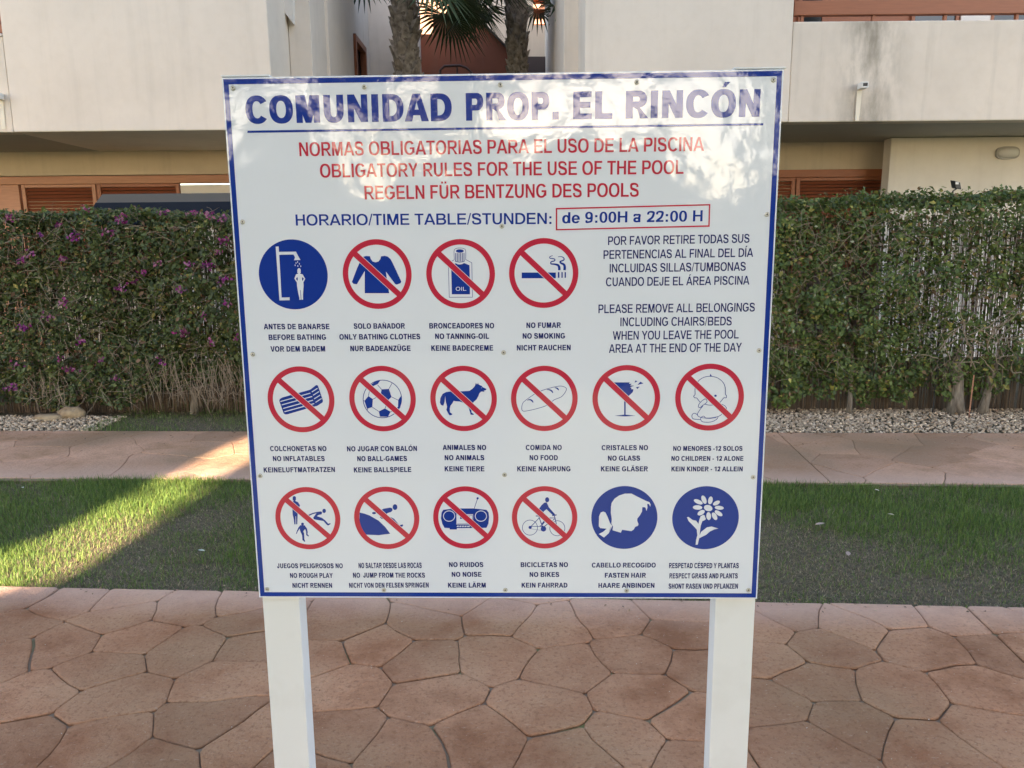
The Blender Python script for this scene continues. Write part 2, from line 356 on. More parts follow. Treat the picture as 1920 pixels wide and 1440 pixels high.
def lushA(x, t): return np.where(x > 0, .05 + .95 * np.clip((t - .42) * 2.2, 0, 1), .60 + .25 * np.clip(t - .3, 0, 1) - .35 * (t < .2) * (x > -2.3))
grass('lawn_grass', 330000, -5.2, 5.2, lambda x: y_near(x) - .004, lambda x: y_g2(x) + .012, lushA)
grass('lawn_edge', 9000, -5.2, 5.2, lambda x: y_g2(x) - .05, lambda x: y_g2(x) + .022, lambda x, t: .62 + 0 * x, .058)
grass('lawn_edge', 7000, -5.2, 5.2, lambda x: y_near(x) - .016, lambda x: y_near(x) + .05, lambda x, t: .12 + 0 * x, .045)
bpy.data.objects['lawn_edge']['label'] = 'longer green blades leaning over the far path edge'; bpy.data.objects['lawn_edge.001']['label'] = 'dry straggling blades along the near path edge'
grass('lawn_grass', 30000, -3.75, .2, lambda x: y_p2(x) + .005, lambda x: 7.9 - 0 * x, lambda x, t: .55 + 0 * x, .05)
tag(bpy.data.objects['lawn_grass.001'], 'narrow dark strip of grass at the foot of the left hedge')
bpy.data.objects['lawn_grass']['label'] = 'patchy lawn between the two stamped paths, green and dry brown'

def fleaf(px, py, s, col, name='fallen_leaf'):
    g = gnd(px, py); a = random.uniform(0, 6.28); b = B()
    pr = [(0, -1), (.42, -.5), (.5, .1), (.25, .7), (0, 1.05), (-.28, .65), (-.48, .05), (-.4, -.5)]
    vs = [(g.x + s * (math.cos(a) * p - math.sin(a) * q), g.y + s * (math.sin(a) * p + math.cos(a) * q), .012 + .35 * s * (abs(p) ** 1.5) + .1 * s * q) for p, q in pr] + [(g.x, g.y, .012)]
    b.add(vs, [(i, (i + 1) % 8, 8) for i in range(8)])
    M = mat('dry_leaf', col, .8); o = link(name, mesh(name, b.v, b.f), M); return o
for (px, py, s, col, lb) in [(1537, 986, .028, (.42, .30, .24), 'round tan fallen leaf on the right lawn just right of the sign'), (1590, 1042, .024, (.40, .28, .22), 'pinkish fallen leaf in the middle of the right lawn'),
                          (1644, 922, .016, (.62, .55, .40), 'small pale yellow leaf on the green edge of the right lawn'), (1670, 968, .02, (.50, .42, .28), 'straw coloured narrow leaf on the right lawn below the dark bare patch'),
                          (43, 917, .016, (.68, .64, .55), 'whitish leaf on the left lawn near the far path'), (378, 1036, .02, (.42, .45, .34), 'pale grey leaf on the shaded left lawn beside the sign')]:
    tag(fleaf(px, py, s, col), lb, 'leaf', 'fallen leaves on the lawn')

def bits(name, n, fx, fy, s0, s1, z, cols, label, parent=None):
    x, y = fx(n), None; y = fy(x); s = rng.uniform(s0, s1, n); a = rng.uniform(0, 6.28, n); e = rng.uniform(.4, 1, n); t = rng.normal(0, .35, (n, 4)); zz = z + rng.uniform(0, .002, n)
    P_ = []
    for k, (p, q) in enumerate(((-1, 0), (0, -.6), (1.1, 0), (0, .6))):
        u, v = p * s, q * s * e; P_.append(np.stack([x + u * np.cos(a) - v * np.sin(a), y + u * np.sin(a) + v * np.cos(a), zz + s * np.abs(t[:, k])], 1))
    v = np.stack(P_, 1).reshape(-1, 3); i = np.arange(n)[:, None] * 4; c = np.array(cols)[rng.integers(0, len(cols), n)] * rng.uniform(.7, 1.2, n)[:, None]
    return tag(link(name, npmesh(name, v, np.concatenate([i + [[0, 1, 2]], i + [[0, 2, 3]]], 0), np.repeat(c, 4, 0)), M_peb), label, 'litter', kind='stuff')
pale_c = [(.55, .45, .33), (.62, .55, .44), (.40, .29, .18), (.48, .36, .22)]; brown_c = [(.20, .12, .07), (.32, .20, .11), (.12, .08, .05), (.45, .33, .20)]
bits('path_grit', 900, lambda n: rng.uniform(-3, 3, n), lambda x: rng.uniform(1.6, 3.2, len(x)), .0012, .0034, .002, pale_c, 'pale crumbs and grit scattered over the near stamped path')
bits('leaf_litter', 420, lambda n: rng.uniform(-5, 5, n), lambda x: y_near(x) + rng.normal(.0, .05, len(x)), .003, .010, .001, brown_c, 'brown soil crumbs and dead leaf bits along the edge of the near path')
bits('leaf_litter', 520, lambda n: rng.uniform(-5.5, 5.5, n), lambda x: y_p2(x) - np.abs(rng.normal(0, .22, len(x))), .004, .014, .001, brown_c, 'small dry leaves lying on the far path below the hedges')
bits('leaf_litter', 500, lambda n: rng.uniform(-5.5, 5.5, n), lambda x: y_hed(x) + rng.normal(-.12, .12, len(x)), .010, .024, .012, brown_c, 'dry leaves gathered at the foot of the hedges')
# ------------------------------------------------------------------ gravel and rocks
ICO = None
def ico():
    global ICO
    if ICO is None:
        bm = bmesh.new(); bmesh.ops.create_icosphere(bm, subdivisions=1, radius=1)
        ICO = (np.array([v.co[:] for v in bm.verts]), np.array([[v.index for v in f.verts] for f in bm.faces])); bm.free()
    return ICO
def pebbles(name, n, x0, x1, f0, f1, s0, s1, label):
    V0, T0 = ico(); K = len(V0)
    x = rng.uniform(x0, x1, n); t = rng.uniform(0, 1, n); y = f0(x) * (1 - t) + f1(x) * t; s = rng.uniform(s0, s1, n)
    sc = np.stack([s, s * rng.uniform(.6, 1, n), s * rng.uniform(.4, .75, n)], 1)
    v = V0[None] * (1 + rng.normal(0, .13, (n, K, 1))) * sc[:, None]
    a = rng.uniform(0, 6.28, n); ca, sa = np.cos(a)[:, None], np.sin(a)[:, None]; b = rng.normal(0, .35, n)[:, None]
    vx = v[..., 0] * ca - v[..., 1] * sa; vy = v[..., 0] * sa + v[..., 1] * ca; vz = v[..., 2] + b * v[..., 0]
    v = np.stack([vx + x[:, None], vy + y[:, None], vz + (-.024 + .35 * s + rng.uniform(0, .014, n))[:, None]], 2).reshape(-1, 3)
    tr = (T0[None] + (np.arange(n) * K)[:, None, None]).reshape(-1, 3)
    q = rng.random(n)[:, None]; c = np.array([.86, .67, .47]) * (1 - q) + np.array([.55, .38, .24]) * q; c = c * rng.uniform(.45, 1.0, n)[:, None]
    return tag(link(name, npmesh(name, v, tr, np.repeat(c, K, 0)), M_peb), label, 'gravel', kind='stuff')
pebbles('white_gravel', 9000, .9, 6.2, lambda x: y_p2(x) + .012, lambda x: y_hed(x) + .12, .008, .017, 'whitish pebbles along the foot of the right hedge')
pebbles('white_gravel', 2600, -6.2, -3.62, lambda x: y_p2(x) + .012, lambda x: y_hed(x) - .12, .009, .019, 'whitish pebbles at the left edge beneath the flowering hedge')
def rock(px, py, sx, sy, sz, lb):
    g = gnd(px, py); V0, T0 = ico(); bm = bmesh.new(); bmesh.ops.create_icosphere(bm, subdivisions=3, radius=1)
    for v in bm.verts:
        d = 1 + .28 * noise.noise(v.co * 1.6 + Vector((px, 0, 0))) + .06 * noise.noise(v.co * 6)
        v.co = Vector((v.co.x * sx, v.co.y * sy, v.co.z * sz)) * d
        v.co.z = max(v.co.z, -sz * .4)
    me = bpy.data.meshes.new('garden_rock'); bm.to_mesh(me); bm.free(); me.shade_smooth()
    o = link('garden_rock', me, M_rock); o.location = (g.x, g.y + .05, sz * .35 - .02); return tag(o, lb, 'rock', 'rocks under the left hedge')
rock(130, 782, .125, .09, .085, 'rounded ochre boulder at the foot of the left hedge')
rock(84, 786, .15, .08, .045, 'flat reddish stone lying left of the rounded boulder')

# ------------------------------------------------------------------ hedges
def leafmesh(name, P, nrm, size, cols, mt, parent):
    n = len(P); az = rng.uniform(0, 2 * np.pi, n)
    nrm = nrm + rng.normal(0, .55, (n, 3)); nrm /= np.linalg.norm(nrm, axis=1)[:, None]
    r = rng.normal(0, 1, (n, 3)); r[:, 2] -= .5; t = r - nrm * (r * nrm).sum(1)[:, None]; t /= np.linalg.norm(t, axis=1)[:, None]
    b = np.cross(nrm, t); s = size[:, None]
    v = np.stack([P - t * s * .5, P + b * s * .33 + nrm * s * .12 - t * s * .06, P + t * s * .58, P - b * s * .33 + nrm * s * .12 - t * s * .06], 1).reshape(-1, 3)
    i = np.arange(n)[:, None] * 4; tr = np.concatenate([i + [[0, 1, 2]], i + [[0, 2, 3]]], 0)
    return link(name, npmesh(name, v, tr, np.repeat(cols, 4, 0)), mt, parent)
def noise3(x, y, z, s, o=0): return np.array([noise.noise((a * s + o, b * s, c * s)) for a, b, c in zip(x, y, z)])
def hedge_foliage(parent, x0, x1, ztop, zbot, n, gapf=None, tint=(1, 1, 1)):
    x = rng.uniform(x0, x1, n); u = rng.random(n); front = u < .80
    zt = ztop(x); zb = zbot(x)
    z = np.where(front, zb + (zt - zb) * rng.random(n) ** .93, zt + rng.normal(0, .025, n))
    dep = np.where(front, np.abs(rng.normal(0, .11, n)) + .02, rng.uniform(0, .6, n))
    bul = noise3(x, z, 0 * x, 1.5, 4) * .17 + noise3(x, z, 0 * x, 4.5, 1) * .10
    rnd = np.clip((z - (zt - .14)) / .14, 0, 1) ** 2 * .07 + np.clip((zb + .25 - z) / .25, 0, 1) * .08
    y = np.where(front, (y_hed(x) - .20 - bul + dep + rnd), y_hed(x) - .12 + dep)
    z = np.where(front, z, z + noise3(x, y, 0 * x, 4, 8) * .05 + .02 * rng.random(n))
    keep = np.ones(n, bool)
    if gapf is not None: keep = rng.random(n) > gapf(x, z)
    cl = noise3(x, y, z, 6.5, 2); keep &= (cl > -.26) | (rng.random(n) < .2)
    x, y, z, front, cl, dep = x[keep], y[keep], z[keep], front[keep], cl[keep], dep[keep]; n = len(x)
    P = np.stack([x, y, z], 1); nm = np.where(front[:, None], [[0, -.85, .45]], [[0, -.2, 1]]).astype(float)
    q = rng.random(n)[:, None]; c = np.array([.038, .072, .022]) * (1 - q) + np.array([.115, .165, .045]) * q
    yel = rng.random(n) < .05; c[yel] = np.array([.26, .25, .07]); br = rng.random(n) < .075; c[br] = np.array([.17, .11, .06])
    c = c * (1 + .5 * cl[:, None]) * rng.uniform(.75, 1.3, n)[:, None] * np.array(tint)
    o = leafmesh('foliage', P, nm, np.clip(rng.lognormal(-3.36, .32, n), .018, .07), c, M_leaf, parent); o['kind'] = 'stuff'; return o
def twigs(parent, x0, x1, z0, z1, n, rad=.0016, drop=False, name='twigs', xs=None):
    b = B()
    for _ in range(n):
        x = random.choice(xs) + random.gauss(0, .12) if xs else random.uniform(x0, x1); z = random.uniform(z0, z1); y = y_hed(x) - .2 + random.uniform(-.02, .08)
        p = Vector((x, y, z)); d = Vector((random.gauss(0, 1), random.gauss(0, .3), random.gauss(-.1, .6))).normalized()
        if drop: d = Vector((random.gauss(.1, .22), random.gauss(0, .1), -1)).normalized()
        pts = [p]
        for _k in range(5):
            d = (d + Vector((random.gauss(0, .22), random.gauss(0, .12), random.gauss(-.05, .22))) * (.35 if drop else 1)).normalized(); pts.append(pts[-1] + d * random.uniform(.02, .05) * (1.2 if drop else 1))
        pts = [Vector((q.x, q.y, max(q.z, .004))) for q in pts]
        b.tube(pts, [rad * 1.25, rad * 1.2, rad, rad, rad * .8, rad * .6], 3, False)
    o = b.build(name, M_twig, parent); o['kind'] = 'stuff'; return o
def reeds(name, label, x0, x1, yo, step, ztop, gap=None):
    n = int((x1 - x0) / step); x = np.linspace(x0, x1, n) + rng.normal(0, step * .6, n)
    if gap is not None: x = x[rng.random(n) > gap(x)]; n = len(x)
    y = y_hed(x) + yo + rng.normal(0, .012, n); r = rng.uniform(.0018, .0042, n); zt = ztop + rng.normal(0, .03, n); tx = rng.normal(0, .03, n)
    vs = []; k = 3
    for j in range(k):
        a = 2 * math.pi * j / k
        vs.append(np.stack([x + r * math.cos(a), y + r * math.sin(a), np.full(n, -.03)], 1)); vs.append(np.stack([x + tx + r * math.cos(a), y + r * math.sin(a), zt], 1))
    v = np.stack(vs, 1).reshape(-1, 3); i = np.arange(n)[:, None] * 6; tr = []
    for j in range(k):
        a0, a1, b0, b1 = 2 * j, 2 * j + 1, (2 * j + 2) % 6, (2 * j + 3) % 6; tr += [i + [[a0, b0, b1]], i + [[a0, b1, a1]]]
    q = rng.random(n)[:, None]; c = np.array([.10, .065, .045]) * (1 - q) + np.array([.25, .17, .11]) * q
    t = thing(name, label, 'reed fence', ((x0 + x1) / 2, float(y_hed((x0 + x1) / 2)) + yo, 0), group='reed screens behind the hedges')
    o = link('reeds', npmesh('reeds', v, np.concatenate(tr, 0), np.repeat(c, 6, 0)), M_reed, t); o['kind'] = 'stuff'
    b = B()
    for z in (.35, .95, 1.5): b.tube([(x0, y_hed(x0) + yo + .02, z), (x1, y_hed(x1) + yo + .02, z)], .004, 5)
    b.build('tie_wire', M_metal, t); return t
# left: bougainvillea in flower
hl = thing('hedge', 'clipped dark green flowering hedge left of the sign, dotted with magenta blossoms', 'hedge', (-3.6, 7.3, 0))
ztl = lambda x: 1.80 + .022 * (-x - 3) + .02 * np.sin(x * 3.1)
def zbl(x): return .06 + .13 * np.clip((x + 4.0) * 1.2, 0, 1) + .13 * np.clip(1 - np.abs(x + 2.85) / .35, 0, 1) + .05 * np.sin(x * 9)
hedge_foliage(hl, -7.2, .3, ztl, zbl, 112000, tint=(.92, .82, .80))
def brown(parent, x0, x1):
    b = B()
twigs(hl, -6.5, -1.2, .4, 1.85, 900, .0016); twigs(hl, -4.6, -2.2, .26, .58, 170, .0022, True, 'dangling_stems', [-4.3, -3.4, -3.2, -2.95, -2.8, -2.6]); twigs(hl, -4.6, -2.2, .15, .40, 200, .0018)
M_stemw = M_bark
for cx in (-3.05, -4.35, -5.6, -1.7, -.5):
    b = B(); y = float(y_hed(cx)) + .02
    b.tube([(cx, y, -.04), (cx + .02, y, .15), (cx - .03, y + .02, .4), (cx + .03, y + .05, .9)], [.042, .032, .028, .015], 8); b.build('trunk', M_bark, hl, smooth=True)
def blossom(px, py, big):
    p = at(px, py, 6.86); p.y = float(y_hed(p.x)) - .30 - .03 * random.random(); n = random.randint(10, 20) if big else random.randint(6, 10)
    P = np.array([p[:]] * n) + rng.normal(0, 1, (n, 3)) * [.030 if big else .018, .015, .018]
    c = np.array([.24, .030, .18]) * rng.uniform(.35, 1.4, n)[:, None]; c[:, 2] *= rng.uniform(.6, 1.1); fd = rng.random(n) < .3; c[fd] = c[fd] * .5 + np.array([.26, .14, .17])
    leafmesh('blossom', P, np.tile([0., -1, .3], (n, 1)), rng.uniform(.026, .040, n), c, M_bract, hl)
for x, y, bg in [(10, 148, 1), (690, 165, 1), (610, 225, 1), (410, 265, 1), (310, 185, 0), (105, 400, 1), (340, 395, 0), (1300, 280, 1), (1265, 355, 0), (1205, 430, 1), (1305, 510, 1), (1040, 575, 1), (820, 470, 0), (690, 570, 1), (335, 655, 0), (245, 735, 1), (90, 805, 1), (440, 885, 1), (1055, 835, 1), (1230, 890, 0), (1385, 850, 0), (45, 1025, 1), (370, 1050, 1), (560, 1000, 0), (45, 1155, 1), (10, 1170, 1), (1130, 120, 1), (1220, 130, 1), (940, 120, 0), (1290, 150, 1), (650, 1095, 0), (200, 250, 0), (150, 360, 0), (920, 420, 0), (1090, 430, 0), (330, 980, 0), (1190, 720, 0), (760, 530, 0), (480, 95, 0), (1330, 660, 0), (920, 1000, 0), (700, 130, 0)]:
    blossom(x / 3.13, 360 + y / 3.13, bg)
# right: plain green hedge with thin places
hr = thing('hedge', 'clipped green hedge right of the sign, thin enough in places to show reeds', 'hedge', (3.6, 7.0, 0))
ztr = lambda x: 1.865 + .02 * np.clip(x - 2, 0, 4) + .012 * np.sin(x * 4.3)
def zbr(x): return .12 + .05 * np.sin(x * 7) + .05 * np.sin(x * 17) + .10 * np.clip((x - 4.1) * 2, 0, 1)
def gapr(x, z):
    k = noise3(x, z, 0 * x, 3.6, 11)
    a = np.exp(-((x - 3.75) / .75) ** 2 - ((z - 1.25) / .45) ** 2) * .40 + np.exp(-((x - 4.4) / .5) ** 2 - ((z - .75) / .45) ** 2) * .6
    return np.clip(a * (.75 + 1.7 * k), 0, .985)
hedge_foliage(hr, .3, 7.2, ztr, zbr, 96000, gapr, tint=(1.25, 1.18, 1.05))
twigs(hr, 1.6, 6.3, .35, 1.8, 1300, .0015)
def shoots(parent, x0, x1, ztf, n):       # stray shoots standing out of the clipped top
    b = B(); P = []
    for _ in range(n):
        x = random.uniform(x0, x1); y = y_hed(x) - random.uniform(-.2, .15); p = Vector((x, y, float(ztf(x)) - .03)); h = random.uniform(.04, .13); q = p + Vector((random.gauss(0, .03), random.gauss(0, .02), h))
        b.tube([p, (p + q) / 2 + Vector((.006, 0, 0)), q], [.0018, .0015, .001], 3, False); k = random.randint(4, 9)
        P += [p.lerp(q, random.random() ** .6) + Vector((random.gauss(0, .012), 0, random.gauss(0, .01))) for _k in range(k)]
    b.build('shoots', M_twig, parent)['kind'] = 'stuff'; P = np.array([p[:] for p in P]); c = np.array([.10, .15, .04]) * rng.uniform(.6, 1.4, (len(P), 1))
    o = leafmesh('shoot_leaves', P, rng.normal(0, 1, (len(P), 3)), rng.uniform(.02, .045, len(P)), c, M_leaf, parent); o['kind'] = 'stuff'
shoots(hl, -6.5, -1.5, ztl, 150); shoots(hr, 1.4, 6.5, ztr, 150)
def pale(n):                              # scattered pale drying leaves
    x = rng.uniform(1.8, 5.2, n); z = rng.uniform(.45, 1.7, n); y = y_hed(x) - .27 + rng.normal(0, .02, n)
    c = np.array([.36, .36, .22]) * rng.uniform(.6, 1.1, n)[:, None]
    o = leafmesh('pale_leaves', np.stack([x, y, z], 1), np.tile([0., -1, .3], (n, 1)), rng.uniform(.03, .042, n), c, M_leaf, hr); o['kind'] = 'stuff'
pale(60)
for (cx, w, lean) in ((4.05, .085, -.02), (4.35, .05, .10), (2.2, .03, .02), (3.1, .03, 0), (5.6, .05, .05)):
    b = B(); y = float(y_hed(cx)) - .06
    b.tube([(cx - lean * .6, y, -.04), (cx - lean * .3, y, .12), (cx, y + .01, .32), (cx + lean, y + .03, .6)], [w, w * .72, w * .62, w * .4], 10); b.build('trunk', M_bark, hr, smooth=True)
b = B(); b.tube([(4.115, 6.80, -.03), (4.13, 6.81, .36)], .006, 5); b.build('stake', M_woodl, hr)
b = B()
for k in range(34):                       # bare forking branches over the trunk
    p = Vector((4.1 + random.uniform(-.35, .5), float(y_hed(4.1)) - .20, random.uniform(.36, .8))); d = Vector((random.gauss(0, 1), -.1, random.uniform(.1, .9))).normalized(); pts = [p]
    for _k in range(6): d = (d + Vector((random.gauss(0, .3), 0, random.gauss(0, .25)))).normalized(); pts.append(pts[-1] + d * .045)
    b.tube(pts, [.005, .0045, .004, .0035, .003, .0025, .002], 4, False)
b.build('bare_branches', M_twig, hr)['kind'] = 'stuff'
reeds('reed_fence', 'brown reed screen showing beneath the left flowering hedge', -7.2, .28, .12, .0046, 1.7)
reeds('reed_fence', 'brown reed screen behind the right hedge, with bright chinks', .32, 7.2, .12, .0046, 1.75, lambda x: .0 + .20 * ((x > 2.9) & (x < 5.2)) * (np.sin(x * 23) + np.sin(x * 57 + 1) > -.2))
# little spotlight poking out of the right hedge
sp = thing('garden_spotlight', 'small black solar spotlight sticking out of the top of the right hedge', 'spotlight', at(1790, 358, 6.95))
p = at(1790, 347, 6.95)
b = B(); b.add([p + Vector(v) for v in [(-.022, -.03, .035), (.03, -.03, .02), (.048, -.03, -.04), (-.004, -.03, -.032), (-.022, .04, .045), (.03, .04, .03), (.048, .04, -.03), (-.004, .04, -.022)]], [(0, 1, 2, 3)[::-1], (4, 5, 6, 7), (0, 1, 5, 4), (1, 2, 6, 5), (2, 3, 7, 6), (3, 0, 4, 7)]); b.build('lamp_head', M_black, sp, .004)
b = B(); b.tube([p + Vector((.02, 0, -.03)), p + Vector((-.01, 0, -.05)), p + Vector((-.015, 0, -.2)), (p.x - .015, p.y, -.02)], .007, 6); b.build('stake', M_black, sp)
b = B(); b.box(p.x - .012, p.x + .015, p.y - .034, p.y - .031, p.z + .004, p.z + .024); b.build('lens', M_lamp, sp)

# ------------------------------------------------------------------ buildings
FY = 9.0
def X(px, y): return at(px, 200, y).x
# left apartment block
LB = thing('apartment_building', 'cream apartment block with deep overhang behind the left hedge', 'building', (-5.5, 10, 0))
zb, zt = 2.825, 6.3
xl, xr = X(20, FY), X(512, FY)
b = B(); b.box(xl, xr, FY, 10.84, zb + .004, zt); b.build('wall', M_wall, LB, .012)
b = B(); b.box(-11, xl - .003, FY + .004, FY + .2, zb + .003, at(10, 68, FY).z); b.build('parapet', M_wallr, LB, .01)
b = B(); b.box(-11, xl - .003, FY - .015, FY + .215, at(10, 68, FY).z + .002, at(10, 65, FY).z + .012); b.build('coping', M_wall3, LB, .004)
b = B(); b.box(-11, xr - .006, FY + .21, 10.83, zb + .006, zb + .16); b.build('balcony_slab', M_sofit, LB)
yw = 10.85
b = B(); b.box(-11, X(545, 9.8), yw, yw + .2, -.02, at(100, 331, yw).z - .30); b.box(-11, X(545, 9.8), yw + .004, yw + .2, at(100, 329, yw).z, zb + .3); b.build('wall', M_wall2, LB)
zl0, zl1 = at(100, 346, yw).z, at(100, 331, yw).z
b = B(); b.box(-8.5, -2.9, yw - .05, yw + .1, zl0, zl1); b.build('lintel', M_woodl, LB, .006)
def shutter(parent, x0, x1, z0, z1, y, mt, frame=.05, post=.0, step=.045):
    s = B(); s.box(x0, x0 + frame, y, y + .05, z0, z1).box(x1 - frame, x1, y, y + .05, z0, z1).box(x0 + frame + .001, x1 - frame - .001, y + .002, y + .048, z1 - frame * .8, z1).box(x0 + frame + .001, x1 - frame - .001, y + .002, y + .048, z0, z0 + frame)
    k_ = B(); k_.box(x0 + .004, x1 - .004, y + .053, y + .058, z0, z1); k_.build('shutter_back', M_dark, parent)  # dark sheet added so the gaps between slats read as shade
    f = s.build('shutter', mt, parent, .003); z = z1 - frame * .8 - step * .6; me = None
    while z > max(z0 + frame, 1.2):
        if me is None:
            q = B(); w = x1 - x0 - 2 * frame
            q.add([(-w / 2, 0, -.016), (w / 2, 0, -.016), (w / 2, .034, .02), (-w / 2, .034, .02), (-w / 2, .006, -.018), (w / 2, .006, -.018), (w / 2, .04, .018), (-w / 2, .04, .018)], [(0, 1, 2, 3), (7, 6, 5, 4), (0, 4, 5, 1), (3, 2, 6, 7), (0, 3, 7, 4), (1, 5, 6, 2)])
            me = mesh('slat', q.v, q.f); me.materials.append(M_louv)
        o = bpy.data.objects.new('slat', me); C.objects.link(o); o.parent = f; o.location = ((x0 + x1) / 2, y + .005, z); o.matrix_parent_inverse = parent_matrix(f).inverted(); z -= step
    return f
zs1 = zl0 - .003
b = B(); b.box(X(-70, yw), X(22, yw), yw - .06, yw + .06, .0, zs1); b.build('door_post', M_woodl, LB, .006)
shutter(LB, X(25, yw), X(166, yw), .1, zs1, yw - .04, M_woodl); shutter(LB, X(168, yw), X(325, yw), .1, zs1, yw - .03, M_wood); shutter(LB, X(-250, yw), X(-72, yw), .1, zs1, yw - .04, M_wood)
b = B(); b.box(X(327, yw), X(545, 9.8), yw - .02, yw + .1, .0, zs1 - .02); b.build('wall_panel', M_wall3, LB)
def spout(parent, px, py, sgn):
    p = at(px, py, FY); s = B(); s.box(p.x - .034, p.x + .034, FY - .13, FY - .002, p.z - .03, p.z - .018).box(p.x - .034, p.x + .034, FY - .13, FY - .002, p.z + .02, p.z + .032)
    s.box(p.x - .034, p.x - .027, FY - .129, FY - .003, p.z - .017, p.z + .019).box(p.x + .027, p.x + .034, FY - .129, FY - .003, p.z - .017, p.z + .019); s.build('drain_spout', M_pipe, parent)
    s = B(); s.box(p.x - .026, p.x + .026, FY - .121, FY - .115, p.z - .016, p.z + .018); s.build('spout_hole', M_black, parent)  # black plate set in the mouth for the shade inside
    s = B(); s.add([(p.x - .034, FY - .003, p.z - .04), (p.x + .02, FY - .003, p.z - .04), (p.x + .012, FY - .003, zb + .04), (p.x - .035, FY - .003, zb + .04)], [(0, 1, 2, 3)]); s.build('lime_streak', M_lime, parent)
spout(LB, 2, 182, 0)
# louvred rail above the left parapet
z0 = at(10, 62, FY).z
b = B(); b.box(-11, xl - .02, FY + .06, FY + .12, z0 + .02, z0 + .10); b.box(-11, xl - .02, FY + .05, FY + .11, z0 + .13, z0 + .30); b.build('balcony_rail', M_wood, LB, .004)
for k in range(5):
    b = B(); b.box(-11, xl - .02, FY + .06, FY + .10, z0 + .34 + k * .07, z0 + .385 + k * .07); b.build('slat', M_louv, LB)
b = B(); b.box(-11, xl - .02, 10.7, 10.8, zb + .2, zt); b.build('wall', M_wood, LB)
# recess, flared corbel and pier at the inner corner
y1 = 9.8
def pp(lst, y): return [(at(a, c, y).x, at(a, c, y).z) for a, c in lst]
xpl, xpr = X(549, y1), X(590, y1)
b = B(); b.box(xpl, xpr, y1, 12.3, -.02, zt); b.build('pier', M_wall, LB, .006)
b = B(); b.prism(pp([(516, -60), (549, -60), (549, 43), (540, 32), (531, 19), (523, 4), (517, -20)], y1 - .1), y1 - .1, y1 + .3); b.build('corbel', M_wall3, LB)
b = B(); b.box(xr + .002, xpl + .3, 10.60, 10.83, 0, zt); b.build('wall', M_wall, LB)
ywin = 12.31
b = B(); b.box(xpl, xpr - .01, ywin, 12.5, -.02, zt); b.box(xpl, xpr - .01, 13.4, 13.9, -.02, zt)
zwt = at(680, 62, 12.5).z; b.box(xpl, xpr - .012, 12.501, 13.399, zwt, zt); b.box(xpl, xpr - .012, 12.501, 13.399, -.02, 2.6); b.build('wall', M_wall, LB)
f = B(); xx = xpr; f.box(xx - .06, xx + .03, 12.5, 12.58, 2.6, zwt - .003).box(xx - .06, xx + .03, 13.32, 13.4, 2.6, zwt - .003).box(xx - .06, xx + .03, 12.583, 13.317, zwt - .09, zwt - .003); f = f.build('window_frame', M_wood, LB)
b = B(); b.box(xx - .08, xx - .07, 12.5, 13.4, 2.6, zwt); b.build('pane', M_glass, f)

# far side of the courtyard
CB = thing('courtyard_building', 'shaded terracotta stair block seen between the palms above the sign', 'building', (-1, 14.5, 0))
b = B(); b.box(xpr - .3, X(790, 13.91), 13.91, 14.1, -.02, 6.4); b.build('wall', M_wall, CB)
b = B(); b.prism(pp([(770, 700), (770, 64), (812, 64), (812, 30), (893, 30), (965, 104), (992, 138), (992, 700)], 14.4), 14.4, 14.6); b.build('stair_wall', M_terra, CB)
b = B(); b.prism(pp([(812, 28), (893, 28), (965, 102), (965, 106), (893, 33), (812, 33)], 14.35), 14.3, 14.39); b.build('coping', M_dark, CB)
b = B(); b.prism(pp([(858, 700), (858, -30), (1000, -30), (1000, 47), (1085, 47), (1085, 700)], 15.6), 15.6, 15.8); b.build('wall', M_wall2, CB)
b = B(); b.prism(pp([(985, 700), (985, 106), (1085, 106), (1085, 700)], 14.9), 14.9, 15.3); b.build('planter_wall', M_dark, CB)
b = B(); b.tube([at(*q, 14.0) for q in [(825, 240), (825, 132), (833, 124), (862, 123), (874, 127), (884, 136), (890, 240)]], .022, 8); b.tube([at(857, 124, 14.0), at(857, 240, 14.0)], .015, 8); b.build('handrail', M_metal, CB)
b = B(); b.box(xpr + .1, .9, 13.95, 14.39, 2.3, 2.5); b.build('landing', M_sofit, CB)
FB = thing('rear_house', 'sunlit peach house wall glimpsed behind the palm fronds', 'house', (0, 22, 0))
b = B(); b.box(-7, 7, 22, 22.3, -.02, 8.6); b.build('wall', M_peach, FB)
for k, py in enumerate((-4, 17, 45)):
    z = at(1030, py, 21.6).z; b = B(); b.box(-1.5, 5, 21.6, 21.99, z, z + .12); b.build('cornice', M_wood, FB)
b = B(); z = at(1000, 25, 21.9).z; b.box(at(1012, 0, 21.9).x, at(1030, 0, 21.9).x, 21.93, 21.99, z - .1, z + .5); b.build('window', M_glass, FB)

# right apartment block
RB = thing('apartment_building', 'cream apartment block with rain stained balcony behind the right hedge', 'building', (5, 10, 0))
zbr0 = 2.855
xa, xb_ = X(1096, FY), X(1479, FY)
b = B(); b.box(xa, xb_, FY, 10.84, zbr0 + .004, zt); b.build('wall', M_wall, RB, .012)
b = B(); b.box(X(1057, 9.9), X(1057, 9.9) + .5, 9.9, 15.2, -.02, zt); b.build('pier', M_wall, RB, .006)
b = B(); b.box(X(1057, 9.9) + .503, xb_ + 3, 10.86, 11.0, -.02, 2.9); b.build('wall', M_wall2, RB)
zpr = at(1700, 38, FY).z
b = B(); b.box(xb_ + .003, 10, FY + .012, FY + .2, zbr0 + .003, zpr); b.build('parapet', M_wallr, RB, .012)
b = B(); b.box(xb_ + .003, 10, FY + .21, 10.83, zbr0 + .006, zbr0 + .16); b.build('balcony_slab', M_sofit, RB)
